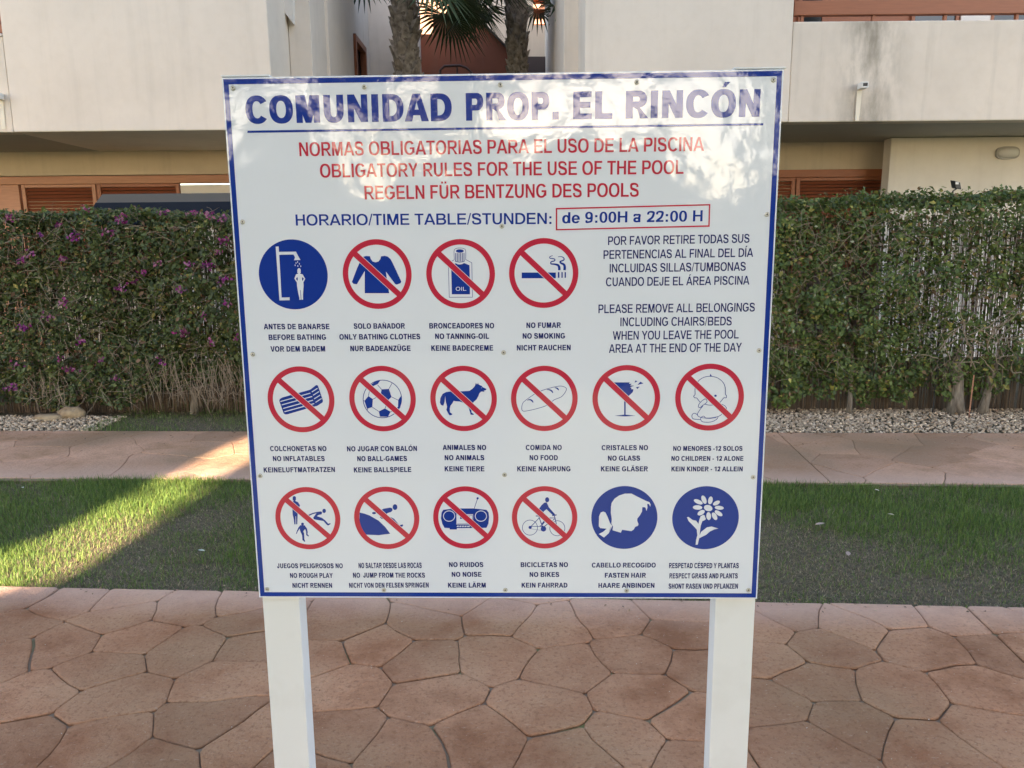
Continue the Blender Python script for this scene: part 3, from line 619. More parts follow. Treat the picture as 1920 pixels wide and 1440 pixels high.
b = B(); b.box(xb_ + .02, 10, FY + .05, FY + .13, zpr + .075, zpr + .225); b.build('balcony_rail', M_wood, RB, .006)
b = B(); b.box(xb_ + .02, 10, FY + .05, FY + .11, zpr + .27, zpr + .34); b.build('balcony_rail', M_louv, RB, .006)
for px in (1500, 1632, 1765, 1898):
    x = X(px, FY); b = B(); b.box(x - .015, x + .015, FY + .07, FY + .11, zpr + .002, zpr + .073); b.build('rail_bracket', M_wood, RB)
yb = 10.6
b = B(); b.box(xb_, 10, yb, yb + .1, zbr0 + .17, zt); b.build('wall', M_wood, RB)
for p0, p1, mt_ in ((1492, 1530, M_glass), (1700, 1775, M_glass), (1845, 1905, M_glass)):
    f = B(); x0, x1 = X(p0, yb), X(p1, yb); f.box(x0 - .04, x0, yb - .04, yb - .002, zbr0 + .2, 5.4).box(x1, x1 + .04, yb - .04, yb - .002, zbr0 + .2, 5.4).box(x0 + .001, x1 - .001, yb - .039, yb - .003, 5.3, 5.4); f = f.build('window_frame', M_wood, RB)
    b = B(); b.box(x0 + .001, x1 - .001, yb - .02, yb - .004, zbr0 + .2, 5.299); b.build('pane', M_glass, f)
b = B(); b.box(X(1785, yb), X(1840, yb), yb - .03, yb - .005, zbr0 + .2, 5.4); b.build('wall_panel', M_wall3, RB)
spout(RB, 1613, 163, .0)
# ground floor under the balcony
xs = X(1676, 10.4)
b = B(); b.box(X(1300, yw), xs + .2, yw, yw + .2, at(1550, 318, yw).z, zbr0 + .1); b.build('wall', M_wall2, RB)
b = B(); b.box(xs, 10, 10.4, 10.6, -.02, zbr0); b.build('wall', M_wall3, RB, .006)
zr1 = at(1550, 318, yw).z - .003; zr0 = at(1550, 333, yw).z
b = B(); b.box(X(1300, yw), xs + .1, yw - .06, yw + .06, zr0, zr1); b.build('lintel', M_wood, RB, .006)
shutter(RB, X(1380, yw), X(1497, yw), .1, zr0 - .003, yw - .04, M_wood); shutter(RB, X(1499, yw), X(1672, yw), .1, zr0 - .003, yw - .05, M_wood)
p = at(1887, 287, 10.4)
lm = thing('wall_lamp', 'oval bulkhead lamp on the white wall under the right balcony', 'lamp', (p.x, 10.4, p.z))
def oval(cx, cz, rx, rz, y0, y1, k=28, dome=0):
    s = B(); vs = []; rings = [(1, y0)] + ([(1, y1)] if not dome else [(math.cos(a), y1 - math.sin(a) * dome) for a in (0, .5, .95, 1.3)])
    for f_, y in rings: vs += [(cx + rx * f_ * math.copysign(abs(math.cos(t)) ** .7, math.cos(t)), y, cz + rz * f_ * math.copysign(abs(math.sin(t)) ** .7, math.sin(t))) for t in [2 * math.pi * j / k for j in range(k)]]
    n = len(rings); fs = [(r * k + j, r * k + (j + 1) % k, (r + 1) * k + (j + 1) % k, (r + 1) * k + j) for r in range(n - 1) for j in range(k)] + [tuple(range((n - 1) * k, n * k))]
    return s.add(vs, fs)
oval(p.x, p.z, .150, .082, 10.399, 10.36).build('rim', M_lampr, lm, smooth=False)
oval(p.x, p.z, .132, .064, 10.359, 10.352, dome=.05).build('lamp_glass', M_lamp, lm, smooth=True)

# canvas gazebo behind the left hedge
GZ = thing('garden_gazebo', 'dark canvas garden canopy with pale top rising behind the left hedge', 'gazebo', (-2.9, 8.4, 0))
ya = 7.95; zr, ze, zv = at(300, 363, 8.3).z, at(300, 379, ya).z, at(300, 420, ya).z
x0, x1 = at(165, 385, ya).x, at(620, 385, ya).x; xi0 = at(192, 363, 8.3).x
b = B(); b.add([(x0 + .08, ya, ze), (x1, ya, ze), (x1 - .3, 8.3, zr), (xi0, 8.3, zr), (x0 + .08, 8.7, ze), (x1, 8.7, ze), (x1 - .3, 8.4, zr), (xi0, 8.4, zr)], [(0, 1, 2, 3), (5, 4, 7, 6), (4, 0, 3, 7), (1, 5, 6, 2), (3, 2, 6, 7)]); b.build('canopy_top', M_canvt, GZ)
b = B(); b.add([(x0 + .08, ya - .004, ze), (x1, ya - .004, ze), (x1, ya - .03, zv), (x0 - .05, ya - .03, zv), (x0 + .08, 8.704, ze), (x0 - .05, 8.73, zv), (x1, 8.704, ze), (x1, 8.73, zv)], [(0, 3, 2, 1), (4, 5, 3, 0), (6, 7, 5, 4), (1, 2, 7, 6)])
b.build('valance', M_canv, GZ)
for sx, sy in ((x0 + .15, 8.05), (x1 - .1, 8.05), (x0 + .15, 8.6), (x1 - .1, 8.6)):
    b = B(); b.box(sx - .03, sx + .03, sy - .03, sy + .03, -.03, ze - .004); b.build('post', M_canv, GZ)

# ------------------------------------------------------------------ palms
M_frond = mat('fan_palm_leaf', (.03, .06, .022), .5, .4); _w = coord(M_frond, world=True); base(M_frond, mix(M_frond, noi(M_frond, _w, 3), (.022, .045, .018), (.06, .10, .035)))
M_pet = mat('palm_petiole', (.10, .11, .04), .6)
M_boot = mat('palm_leaf_base', (.24, .20, .16), .9); _w = coord(M_boot, world=True); _n = noi(M_boot, _w, 14, 5); base(M_boot, ramp(M_boot, _n, [(.3, (.12, .095, .075)), (.7, (.44, .385, .32))])); bump(M_boot, _n, .5, .01)
def palm(x, y, rad, zc, label, fr):
    t = thing('fan_palm', label, 'palm tree', (x, y, 0), group='fan palms in the courtyard'); rs = random.Random(int(x * 100))
    b = B(); b.tube([(x + .03 * math.sin(z * .9), y, z) for z in np.linspace(-.05, zc, 14)], [rad * (.95 if i else 1.3) for i in range(14)], 14); b.build('trunk', M_bark, t, smooth=True)
    b = B()                               # cut leaf bases spiralling up the trunk
    for k in range(150):
        z = 1.5 + (zc - 1.5) * k / 150; a = k * 2.4; cx = x + .03 * math.sin(z * .9)
        o_ = Vector((math.cos(a), math.sin(a), 0)); s_ = Vector((-math.sin(a), math.cos(a), 0)); c0 = Vector((cx, y, z)) + o_ * rad * .9; w = rad * .50 * rs.uniform(.8, 1.2); h = rs.uniform(.13, .22)
        tip = c0 + o_ * rad * rs.uniform(.25, .6) + Vector((0, 0, h))
        b.add([c0 - s_ * w, c0 + s_ * w, tip + s_ * w * .45, tip - s_ * w * .45, c0 - s_ * w * .7 + Vector((0, 0, h * .8)), c0 + s_ * w * .7 + Vector((0, 0, h * .8)), c0 - Vector((0, 0, h * .55)) + o_ * .02],
              [(0, 1, 2, 3), (3, 2, 5, 4), (0, 3, 4), (1, 5, 2), (0, 6, 1)])
    b.build('leaf_bases', M_boot, t)
    for (az, el, ln) in fr:
        d = Vector((math.cos(az) * math.cos(el), math.sin(az) * math.cos(el), math.sin(el))); c0 = Vector((x, y, zc)) + Vector((math.cos(az), math.sin(az), 0)) * rad * .6
        p1 = c0 + d * ln * .5 + Vector((0, 0, .06)); p2 = c0 + d * ln - Vector((0, 0, .08)); b = B(); b.tube([c0, p1, p2], [.022, .016, .010], 5)
        ax = (p2 - p1).normalized(); sd = ax.cross(Vector((0, 0, 1))).normalized(); up = sd.cross(ax).normalized()
        q = B(); nb = 34
        for j in range(nb):
            a = (j / (nb - 1) - .5) * 4.4; dd = (ax * math.cos(a) + sd * math.sin(a)).normalized(); L_ = (.78 - .15 * abs(a) / 2.2) * rs.uniform(.9, 1.08); wv = .022
            pv = dd.cross(up).normalized(); m_ = p2 + dd * L_ * .55 + up * .05; e_ = p2 + dd * L_ + up * -.02 - Vector((0, 0, .10 * rs.random()))
            q.add([p2, m_ - pv * wv, m_ + up * .008, m_ + pv * wv, e_], [(0, 1, 2), (0, 2, 3), (1, 4, 2), (2, 4, 3)])
        f = b.build('frond', M_pet, t, smooth=True); q.build('blades', M_frond, f)
pi = math.pi
palm(X(767, 11.6), 11.6, .165, 5.35, 'taller shaggy palm trunk left of centre above the sign', [(.0, -.48, .85), (-1.0, -.52, .75), (.9, -.5, .8), (-.15, -.2, 1.1), (-.35, -.30, .75), (-.25, -.05, .75), (.5, -.42, .7), (.2, .15, .9), (-.9, .1, .8), (.7, -.1, .8), (1.6, .2, .9), (2.4, .1, .8), (3.1, .45, .9), (3.9, .5, .8), (4.6, .5, .9), (5.3, .3, .8), (0, .8, .8), (2, 1.0, .7), (4, 1.1, .8), (-.55, .5, .9), (1.0, .6, .9), (-.1, .35, .9)])
palm(X(973, 12.6), 12.6, .145, 5.30, 'thinner palm trunk right of centre above the sign with drooping fans', [(-.5, -.42, .6), (.15, -.35, .65), (3.3, -.30, .55), (2.5, -.1, .7), (1.2, .1, .8), (4.3, -.05, .75), (5.1, .1, .8), (.6, .3, .8), (1.9, .4, .8), (3.0, .35, .8), (3.9, .5, .8), (5.7, .4, .8), (.2, .9, .7), (2.4, 1.1, .7), (4.6, 1.0, .7), (-.15, .0, .7)])

# ------------------------------------------------------------------ unseen trees, shrubs and house behind the photographer, shaped for shade and reflections
def clump_tree(name, label, tx, ty, zt_, clumps, group):
    t = thing(name, label, 'tree', (tx, ty, 0), group=group)
    zc = min(c[2] for c in clumps)
    b = B(); b.tube([(tx, ty, -.1), (tx + .1, ty, zc * .6), (tx - .1, ty, zc + 1.5), (tx, ty, zt_ * .7)], [.28, .22, .18, .08], 10)
    for c in clumps[::4]: b.tube([(tx, ty, zc + .3), ((tx + c[0]) / 2, (ty + c[1]) / 2, (zc + c[2]) / 2 + .2), (c[0], c[1], c[2])], [.10, .07, .03], 5)
    b.build('trunk', M_bark, t, smooth=True)
    P = []; 
    b = B(); V0, T0 = ico()
    for cx, cy, cz, r in clumps:
        vv = V0 * r * .86 * (1 + rng.normal(0, .1, (len(V0), 1))); b.add([Vector((cx + a, cy + bb, cz + c)) for a, bb, c in vv], [tuple(int(i) for i in f) for f in T0])
        n = 150; d = rng.normal(0, 1, (n, 3)); d /= np.linalg.norm(d, axis=1)[:, None]; P.append(np.array([cx, cy, cz]) + d * r * rng.uniform(.8, 1.08, (n, 1)))
    M_core = bpy.data.materials.get('crown_inner') or mat('crown_inner', (.025, .04, .015), .9)
    b.build('inner_crown', M_core, t)  # opaque blobs added inside the leaves to stop the sun
    P = np.concatenate(P); c = np.array([.05, .085, .025]) * rng.uniform(.6, 1.5, (len(P), 1))
    o = leafmesh('crown', P, rng.normal(0, 1, (len(P), 3)), rng.uniform(.10, .2, len(P)), c, M_tree, t); o['kind'] = 'stuff'
TY = -9.0
def blocked(x, z, r):                     # gap shaped in the leaves to pass one strip of sun
    # window between (5.45..6.95) high, narrowing upward
    for k in range(13):
        zz = 5.42 + 2.0 * k / 12; f = k / 12; xl_, xr_ = -3.90 + .42 * f, -3.19 - .14 * f
        cx = max(xl_, min(x, xr_))
        if (cx - x) ** 2 + (zz - z) ** 2 < (r * .93) ** 2: return True
    return False
bound = [-13, -7.2, -3.55, 1.4, 5.2, 11]
names = ['broad tree behind the photographer, furthest left', 'broad tree behind the photographer, left of the sunlit chink', 'broad tree behind the photographer, just right of the sunlit chink', 'broad tree behind the photographer, right of the middle', 'broad tree behind the photographer, furthest right']
rs = random.Random(3)
cl = [[] for _ in names]
for layer, yy in ((0, TY), (1, TY - .7), (2, TY + .7)):
    z = 4.7 + .35 * layer
    while z < 17.6:
        x = -12.5 + .4 * layer
        while x < 10.5:
            cx, cz, r = x + rs.uniform(-.2, .2), z + rs.uniform(-.2, .2), rs.uniform(.78, 1.0)
            if cz < 5.2: cz += .5 * math.sin(cx * 1.1) ** 2 * 0
            k = sum(cx > q for q in bound[1:-1])
            if not blocked(cx, cz - (yy - TY) * .445, r) : cl[k].append((cx, yy + rs.uniform(-.2, .2), cz, r))
            x += .85
        z += .85
# small clumps close the rest of the wall around the chink
for _ in range(2600):
    cx, cz, r = rs.uniform(-5.2, -2.1), rs.uniform(4.3, 8.6), rs.uniform(.10, .30)
    if not blocked(cx, cz, r): cl[sum(cx > q for q in bound[1:-1])].append((cx, TY + rs.uniform(-.25, .25), cz, r))
for k, (nm, tx) in enumerate(zip(names, (-10, -5.6, -1.2, 3.0, 8))):
    clump_tree('broad_tree', nm, tx, TY, 16, cl[k], 'tall trees behind the photographer')
rs2 = random.Random(12); sc_ = [[], []]  # unseen shrubs added to cut the bright sky reflected in the sign
for k in range(250):
    x = rs2.uniform(-9, 7.5); h = 4.0 + 1.1 * math.sin(x * 1.3) + .8 * math.sin(x * 3.1 + 1) + (.7 if x < -1 else -1.0); z = rs2.uniform(0, 1) * h
    sc_[x > -1].append((x, -14 + rs2.uniform(-.6, .6), z, rs2.uniform(.35, .75)))
clump_tree('tall_shrub', 'loose tall shrub behind the photographer, left half', -5, -14, 4.5, sc_[0], 'shrubs behind the photographer')
clump_tree('tall_shrub', 'lower loose shrub behind the photographer, right half', 3, -14, 3, sc_[1], 'shrubs behind the photographer')
HM = thing('garden_house', 'low white house far behind the photographer', 'house', (0, -24, 0))
b = B(); b.box(-14, -3.4, -30, -24, -.02, 3.0); b.box(-3.0, 4.6, -31, -25, -.02, 4.2); b.box(5.4, 16, -30, -24, -.02, 3.5); b.build('wall', M_wall3, HM)
b = B(); b.prism([(-3.3, 4.2), (4.9, 4.2), (.8, 5.4)], -31.2, -24.8); b.build('roof', M_terra, HM)

# ------------------------------------------------------------------ the sign
YAW = R(-1.533); SO = Vector((-.0158, 1.4298, 0)); SA = Vector((math.cos(YAW), math.sin(YAW), 0)); SN = Vector((math.sin(YAW), -math.cos(YAW), 0))
SIGN = thing('rules_sign', 'square white pool rules board with blue border on two white posts', 'sign', SO, YAW)
def UV(px, py):                           # measured point of the print -> place on the board (across, up)
    d = ray(px, py); t = (SO - EYE).dot(SN) / d.dot(SN); P = EYE + d * t - SO; return (P.dot(SA), P.z)
HW, ZC, HH = .49, 1.3525, .4889
def part(b, name, mt, bevel=0, smooth=False, parent=SIGN): return b.build(name, mt, parent, bevel, smooth, local=True)
TH = .004
b = B(); b.box(-HW - .0028, HW + .0028, 0, TH, ZC - HH - .0028, ZC + HH + .0028); part(b, 'board', M_white, .0006)
b = B(); b.box(-HW - .0034, HW + .0034, TH, TH + .001, ZC - HH - .0034, ZC + HH + .0034); part(b, 'backing_sheet', M_post)
for s_, a0, a1 in ((-1, UV(490, 1125)[0], UV(559, 1125)[0]), (1, UV(1343, 1125)[0], UV(1418, 1125)[0])):
    b = B(); b.box(a0, a1, TH + .002, TH + .046, -.05, ZC + HH + .004); q = part(b, 'post', M_post, .0015)
    b = B(); b.box(a0 - .006, a1 + .006, TH - .002, TH + .052, ZC + HH + .0045, ZC + HH + .0075); part(b, 'post_cap', M_post, .0008)
    b = B(); b.box(a0 - .04, a1 + .04, TH - .035, TH + .08, -.002, .008); part(b, 'base_plate', M_post, .001)
PZ = -.00025
class Rib(list): pass                     # left edge then right edge of a stroke
def ccw(p):
    p = list(p); a = sum(p[i - 1][0] * p[i][1] - p[i][0] * p[i - 1][1] for i in range(len(p)))
    return p if a > 0 else p[::-1]
def explode(poly):
    if not isinstance(poly, Rib): return [ccw(poly)]
    n = len(poly) // 2; l_, r_ = poly[:n], poly[n:][::-1]; out = []
    for i in range(n - 1):
        out.append(ccw([l_[i], l_[i + 1], r_[i + 1]])); out.append(ccw([l_[i], r_[i + 1], r_[i]]))
    return out
def flat(layers, name, mts, parent=SIGN, simple=1):
    """layers: list of (polygon in board coordinates, colour index or -1 to clear), painted in order"""
    vs, fs = [], []
    layers = [(q, c) for poly, c in layers for q in explode(poly)]
    for poly, c in layers:
        n = len(vs); vs += [Vector(p) for p in poly]; fs.append(list(range(n, n + len(poly))))
    K = 1000.0
    V2, _, F2, _, _, _ = delaunay_2d_cdt([v * K for v in vs], [], fs, 0, 1e-4)
    keep = [[] for _ in mts]
    A_ = np.array([v[:] for v in V2]) / K; T_ = np.array(F2); cen = A_[T_].mean(1); px_, py_ = cen[:, 0], cen[:, 1]; top = np.full(len(T_), -1)
    for poly, c in layers:                # the last layer that covers a triangle paints it
        q = np.array([p[:2] for p in poly]); m_ = (px_ >= q[:, 0].min()) & (px_ <= q[:, 0].max()) & (py_ >= q[:, 1].min()) & (py_ <= q[:, 1].max())
        if not m_.any(): continue
        x_, y_ = px_[m_][:, None], py_[m_][:, None]; a_, b_ = q, np.roll(q, -1, 0)
        cr_ = ((a_[:, 1] > y_) != (b_[:, 1] > y_)) & (x_ < (b_[:, 0] - a_[:, 0]) * (y_ - a_[:, 1]) / np.where(b_[:, 1] == a_[:, 1], 1e-12, b_[:, 1] - a_[:, 1]) + a_[:, 0])
        ins_ = cr_.sum(1) % 2 == 1; ix = np.where(m_)[0][ins_]; top[ix] = c
    for f, c in zip(F2, top):
        if c >= 0: keep[c].append(f)
    return V2, keep, K
def print_obj(name, layers, mts, label=None, y=PZ, parent=SIGN):
    V2, keep, K = flat(layers, name, mts)
    vs = [(v.x / K, y, v.y / K) for v in V2]; fs = []; mi = []
    for i, k in enumerate(keep):
        for f in k: fs.append(tuple(f)); mi.append(i)
    me = mesh(name, vs, fs)
    for q in mts: me.materials.append(q)
    me.polygons.foreach_set('material_index', mi)
    o = bpy.data.objects.new(name, me); C.objects.link(o); o.parent = parent
    if label: o['label'] = label
    return o

# ---- lettering drawn glyph by glyph (units: capital height = 1)
def se(cx, cy, rx, ry, a0, a1, n=18, p=2.25):
    out = []
    for i in range(n + 1):
        a = R(a0 + (a1 - a0) * i / n); c, s = math.cos(a), math.sin(a)
        out.append((cx + rx * math.copysign(abs(c) ** (2 / p), c), cy + ry * math.copysign(abs(s) ** (2 / p), s)))
    return out
def rc(x0, y0, x1, y1): return [(x0, y0), (x1, y0), (x1, y1), (x0, y1)]
def cr(pts, n=6, closed=False):
    P = [Vector(p) for p in pts]; m_ = len(P); out = []
    for i in range(m_ if closed else m_ - 1):
        p0 = P[(i - 1) % m_] if closed or i > 0 else P[0]; p1 = P[i]; p2 = P[(i + 1) % m_]; p3 = P[(i + 2) % m_] if closed or i + 2 < m_ else P[-1]
        for k in range(n):
            t = k / n; out.append(tuple(.5 * ((2 * p1) + (p2 - p0) * t + (2 * p0 - 5 * p1 + 4 * p2 - p3) * t * t + (3 * p1 - p0 - 3 * p2 + p3) * t ** 3)))
    if not closed: out.append(tuple(P[-1]))
    return out
def ribbon(pts, ws):                      # open variable-width stroke as one polygon
    P = [Vector(p[:2]) for p in pts]; n = len(P); l_, r_ = [], []
    if not isinstance(ws, (list, tuple)): ws = [ws, ws]
    for i, p in enumerate(P):
        t = (P[min(i + 1, n - 1)] - P[max(i - 1, 0)]); t = t.normalized() if t.length > 1e-9 else Vector((1, 0)); q = Vector((-t.y, t.x))
        f = i / (n - 1) * (len(ws) - 1); k = min(int(f), len(ws) - 2); w = ws[k] + (ws[k + 1] - ws[k]) * (f - k)
        l_.append(tuple(p + q * w / 2)); r_.append(tuple(p - q * w / 2))
    return Rib(l_ + r_[::-1])
def glyph(ch, s, t):
    b = .085; A = []
    def a(p): A.append((p, 0))
    def h(p): A.append((p, -1))
    acc = None
    if ch in 'ÁÓÍÉÜÄÑ': acc = {'Á': "'", 'Ó': "'", 'Í': "'", 'É': "'", 'Ü': ':', 'Ä': ':', 'Ñ': '`'}[ch]; ch = {'Á': 'A', 'Ó': 'O', 'Í': 'I', 'É': 'E', 'Ü': 'U', 'Ä': 'A', 'Ñ': 'N'}[ch]
    w = {'A': 1.0, 'B': 1.0, 'C': 1.0, 'D': 1.0, 'E': .92, 'F': .85, 'G': 1.08, 'H': 1.0, 'I': .17 + s, 'J': .78, 'K': 1.0, 'L': .85, 'M': 1.16, 'N': 1.0, 'O': 1.08, 'P': .93, 'R': 1.0, 'S': .93, 'T': .85, 'U': 1.0, 'V': .93, 'W': 1.32, 'Y': .93, 'Z': .85, ' ': .39, '-': .47, '.': .39, ':': .47, '/': .39, 'd': .85, 'e': .78, 'a': .78}.get(ch, .776)
    Rr = w - b
    if ch == 'I': a(rc(b, 0, b + s, 1))
    elif ch == 'L': a(rc(b, 0, b + s, 1)); a(rc(b, 0, .81, t))
    elif ch == 'E': a(rc(b, 0, b + s, 1)); a(rc(b, 0, .87, t)); a(rc(b, 1 - t, .85, 1)); a(rc(b, .5 - t * .42, .81, .5 + t * .58))
    elif ch == 'F': a(rc(b, 0, b + s, 1)); a(rc(b, 1 - t, .80, 1)); a(rc(b, .42, .73, .42 + t))
    elif ch == 'H': a(rc(b, 0, b + s, 1)); a(rc(Rr - s, 0, Rr, 1)); a(rc(b, .5 - t * .4, Rr, .5 + t * .6))
    elif ch == 'T': a(rc(.03, 1 - t, w - .03, 1)); a(rc(w / 2 - s / 2, 0, w / 2 + s / 2, 1))
    elif ch == 'N': a(rc(b, 0, b + s * .92, 1)); a(rc(Rr - s * .92, 0, Rr, 1)); a([(b, 1), (b + s * 1.02, 1), (Rr, 0), (Rr - s * 1.02, 0)])
    elif ch == 'M': a(rc(b, 0, b + s * .92, 1)); a(rc(Rr - s * .92, 0, Rr, 1)); q = s * .42; a([(b, 1), (b + s * 1.4, 1), (w / 2 + q, 0), (w / 2 - q, 0)]); a([(Rr, 1), (Rr - s * 1.4, 1), (w / 2 - q, 0), (w / 2 + q, 0)])
    elif ch == 'A': q = s * 1.06; a([(0, 0), (q, 0), (.5 + s * .02, .98 - s * .9), (1 - q, 0), (1, 0), (.5 + s * .55, 1), (.5 - s * .55, 1)]); a([(.2, .22), (.8, .22), (.8 - .055, .22 + t), (.255, .22 + t)])
    elif ch == 'V': q = s * 1.08; a([(0, 1), (q, 1), (w / 2, .22 + s * .1), (w - q, 1), (w, 1), (w / 2 + s * .55, 0), (w / 2 - s * .55, 0)])
    elif ch == 'W': q = s * .98; a([(0, 1), (q, 1), (.365, .30), (.66 - s * .5, 1), (.66 + s * .5, 1), (.955, .30), (w - q, 1), (w, 1), (.955 + s * .5, 0), (.955 - s * .5, 0), (.66, .70), (.365 + s * .5, 0), (.365 - s * .5, 0)])
    elif ch == 'Y': q = s * 1.15; a([(0, 1), (q, 1), (w / 2, .60 - s * .1), (w - q, 1), (w, 1), (w / 2 + s / 2, .42), (w / 2 + s / 2, 0), (w / 2 - s / 2, 0), (w / 2 - s / 2, .42)])
    elif ch == 'K': a(rc(b, 0, b + s, 1)); a([(b + s * .9, .30), (b + s * .9, .30 + s * 1.35), (.96 - s * 1.25, 1), (.965, 1)]); a([(.36, .50), (.36 + s * .72, .50 + s * .82), (1.0, 0), (1.0 - s * 1.2, 0)])
    elif ch == 'Z': a(rc(.07, 1 - t, .80, 1)); a(rc(.04, 0, .82, t)); a([(.04, t * .8), (.04 + s * 1.15, t * .8), (.80, 1 - t * .8), (.80 - s * 1.15, 1 - t * .8)])
    elif ch == 'U':
        a([(b, 1), (b, .42)] + se(w / 2, .42, (Rr - b) / 2, .435, 180, 360)[1:-1] + [(Rr, .42), (Rr, 1), (Rr - s, 1), (Rr - s, .42)] + se(w / 2, .42, (Rr - b) / 2 - s, .435 - t, 360, 180)[1:-1] + [(b + s, .42), (b + s, 1)])
    elif ch == 'J':
        r_ = .68; a([(r_, 1), (r_, .34)] + se(.36, .34, .32, .355, 360, 180)[1:] + [(.04, .37), (.04 + s * .95, .40)] + se(.36, .34, .32 - s, .355 - t, 180, 360)[:] + [(r_ - s, 1)])
    elif ch in 'O': a(se(w / 2, .5, w / 2 - .045, .517, 0, 350, 35, 2.3)); h(se(w / 2, .5, w / 2 - .045 - s * 1.03, .517 - t, 0, 350, 35, 2.2))
    elif ch == 'C' or ch == 'G':
        cx = .53; rx = .485; e = -38 if ch == 'C' else -20
        out = se(cx, .5, rx, .517, 33, 360 + e, 34, 2.25); inn = se(cx, .5, rx - s * 1.03, .517 - t, 360 + e - (3 if ch == 'C' else 0), 38, 30, 2.2)
        a(out + inn)
        if ch == 'G': a(rc(.55, .54 - t, 1.0, .54)); a(rc(1.0 - s, .155, 1.0, .54)); a([(1.0, .155), (1.0 - s, .10), (.80, .05), (.76, .20), (1.0 - s, .30)])
    elif ch == 'D':
        a([(b, 0), (.44, 0)] + se(.44, .5, .52, .5, -90, 90, 20, 2.3)[1:-1] + [(.44, 1), (b, 1)]); h([(b + s, t), (.42, t)] + se(.42, .5, .54 - s, .5 - t, -90, 90, 18, 2.2)[1:-1] + [(.42, 1 - t), (b + s, 1 - t)])
    elif ch in 'PR':
        c_ = .56 if ch == 'P' else .60; y0 = .365 if ch == 'P' else .405; cy = (1 + y0) / 2; ry = (1 - y0) / 2; rx = .325
        a([(b, y0), (c_, y0)] + se(c_, cy, rx, ry, -90, 90, 16, 2.3)[1:-1] + [(c_, 1), (b, 1)]); h([(b + s, y0 + t), (c_ - .03, y0 + t)] + se(c_ - .03, cy, rx + .03 - s, ry - t, -90, 90, 12)[1:-1] + [(c_ - .03, 1 - t), (b + s, 1 - t)]); a(rc(b, 0, b + s, 1))
        if ch == 'R': a([(.40, .44), (.40 + s * 1.15, .44), (.66, .38), (1.0, 0), (1.0 - s * 1.2, 0), (.56, .32), (.42, .40)])
    elif ch == 'B':
        a([(b, .45), (.58, .45)] + se(.58, .74, .325, .26, -90, 90, 14)[1:-1] + [(.58, 1), (b, 1)]); a([(b, 0), (.60, 0)] + se(.60, .285, .355, .285, -90, 90, 14)[1:-1] + [(.60, .57), (b, .57)])
        h([(b + s, .5 + t * .5), (.55, .5 + t * .5)] + se(.55, .75 - t * .25, .355 - s, .25 - t * .75, -90, 90, 10)[1:-1] + [(.55, 1 - t), (b + s, 1 - t)]); h([(b + s, t), (.57, t)] + se(.57, .25 + t * .25, .385 - s, .25 - t * .75, -90, 90, 10)[1:-1] + [(.57, .5 - t * .5), (b + s, .5 - t * .5)])
    elif ch == 'S':
        k = t / 2; a(ribbon(cr([(.84 - s * .5, .70), (.77 - s * .3, .86), (.47, 1.012 - k), (.09 + s * .52, .86 + s * .1), (.075 + s * .5, .72), (.20 + s * .15, .60), (.47, .52), (.73 - s * .1, .43), (.875 - s * .5, .28), (.85 - s * .55, .14), (.47, -.012 + k), (.15 + s * .3, .12), (.05 + s * .5, .32)], 5), [s * .98, t * 1.05, t, s * .95, s, t * 1.3, t * 1.4, t * 1.3, s, s * .95, t, t * 1.05, s * .98]))
    elif ch == '0': a(se(.388, .49, .345, .505, 0, 350, 35, 2.3)); h(se(.388, .49, .345 - s, .505 - t * .9, 0, 350, 35, 2.1))
    elif ch == '1': a(rc(.36, 0, .36 + s, 1)); a([(.36 + s * .3, 1), (.36 + s * .3, .80), (.10, .64), (.10, .80), (.30, .90), (.38, 1)])
    elif ch == '2': a(ribbon(cr([(.06 + s * .5, .68), (.12 + s * .3, .86), (.39, 1.0 - t / 2), (.72 - s * .5, .86), (.715 - s * .5, .66), (.50, .40), (.26, .20), (.14, .04)], 5), [s, t, t, s, s, s * .95, s, s * 1.1])); a(rc(.05, 0, .72, t * 1.05))
    elif ch == '9': a(se(.375, .66, .335, .345, 0, 350, 30)); h(se(.375, .67, .335 - s, .345 - t, 0, 350, 24)); a(ribbon(cr([(.71 - s * .5, .66), (.70 - s * .5, .36), (.60 - s * .2, .15), (.36, .005 + t / 2), (.15, .07), (.07 + s * .5, .24)], 5), [s, s, s * .9, t, t, s * .9]))
    elif ch == 'e': a(se(.39, .36, .355, .385, 0, 350, 32)); h(se(.39, .36, .355 - s, .385 - t, 0, 350, 28)); h([(.45, .30), (.9, .30), (.9, .16), (.5, .19)]); a(rc(.14, .30, .735, .30 + t * .8))
    elif ch == 'a': a(se(.33, .22, .28, .235, 0, 350, 26)); h(se(.36, .22, .26 - s * .75, .235 - t, 0, 350, 20)); a(rc(.66 - s, 0, .66, .5)); a(ribbon(cr([(.66 - s * .5, .45), (.60, .66), (.38, .745 - t / 2), (.15, .67), (.07 + s * .4, .52)], 5), [s, s * .8, t, t, s * .8]))
    elif ch == 'd': a(se(.38, .36, .33, .385, 0, 350, 30)); h(se(.40, .36, .33 - s, .385 - t, 0, 350, 26)); a(rc(.77 - s, 0, .77, 1))
    elif ch == '.': a(rc(b + .02, 0, b + .02 + s, s))
    elif ch == ':': a(rc(b + .05, 0, b + .05 + s, s)); a(rc(b + .05, .5, b + .05 + s, .5 + s))
    elif ch == '/': a([(0, -.02), (s * .6, -.02), (.39, 1.02), (.39 - s * .6, 1.02)])
    elif ch == '-': a(rc(.06, .27, .41, .27 + t))
    if acc == "'": a([(w / 2 - .08, 1.08), (w / 2 + .05, 1.08), (w / 2 + .24, 1.27), (w / 2 + .02, 1.27)])
    if acc == ':': a(rc(w / 2 - .24, 1.10, w / 2 - .07, 1.25)); a(rc(w / 2 + .07, 1.10, w / 2 + .24, 1.25))
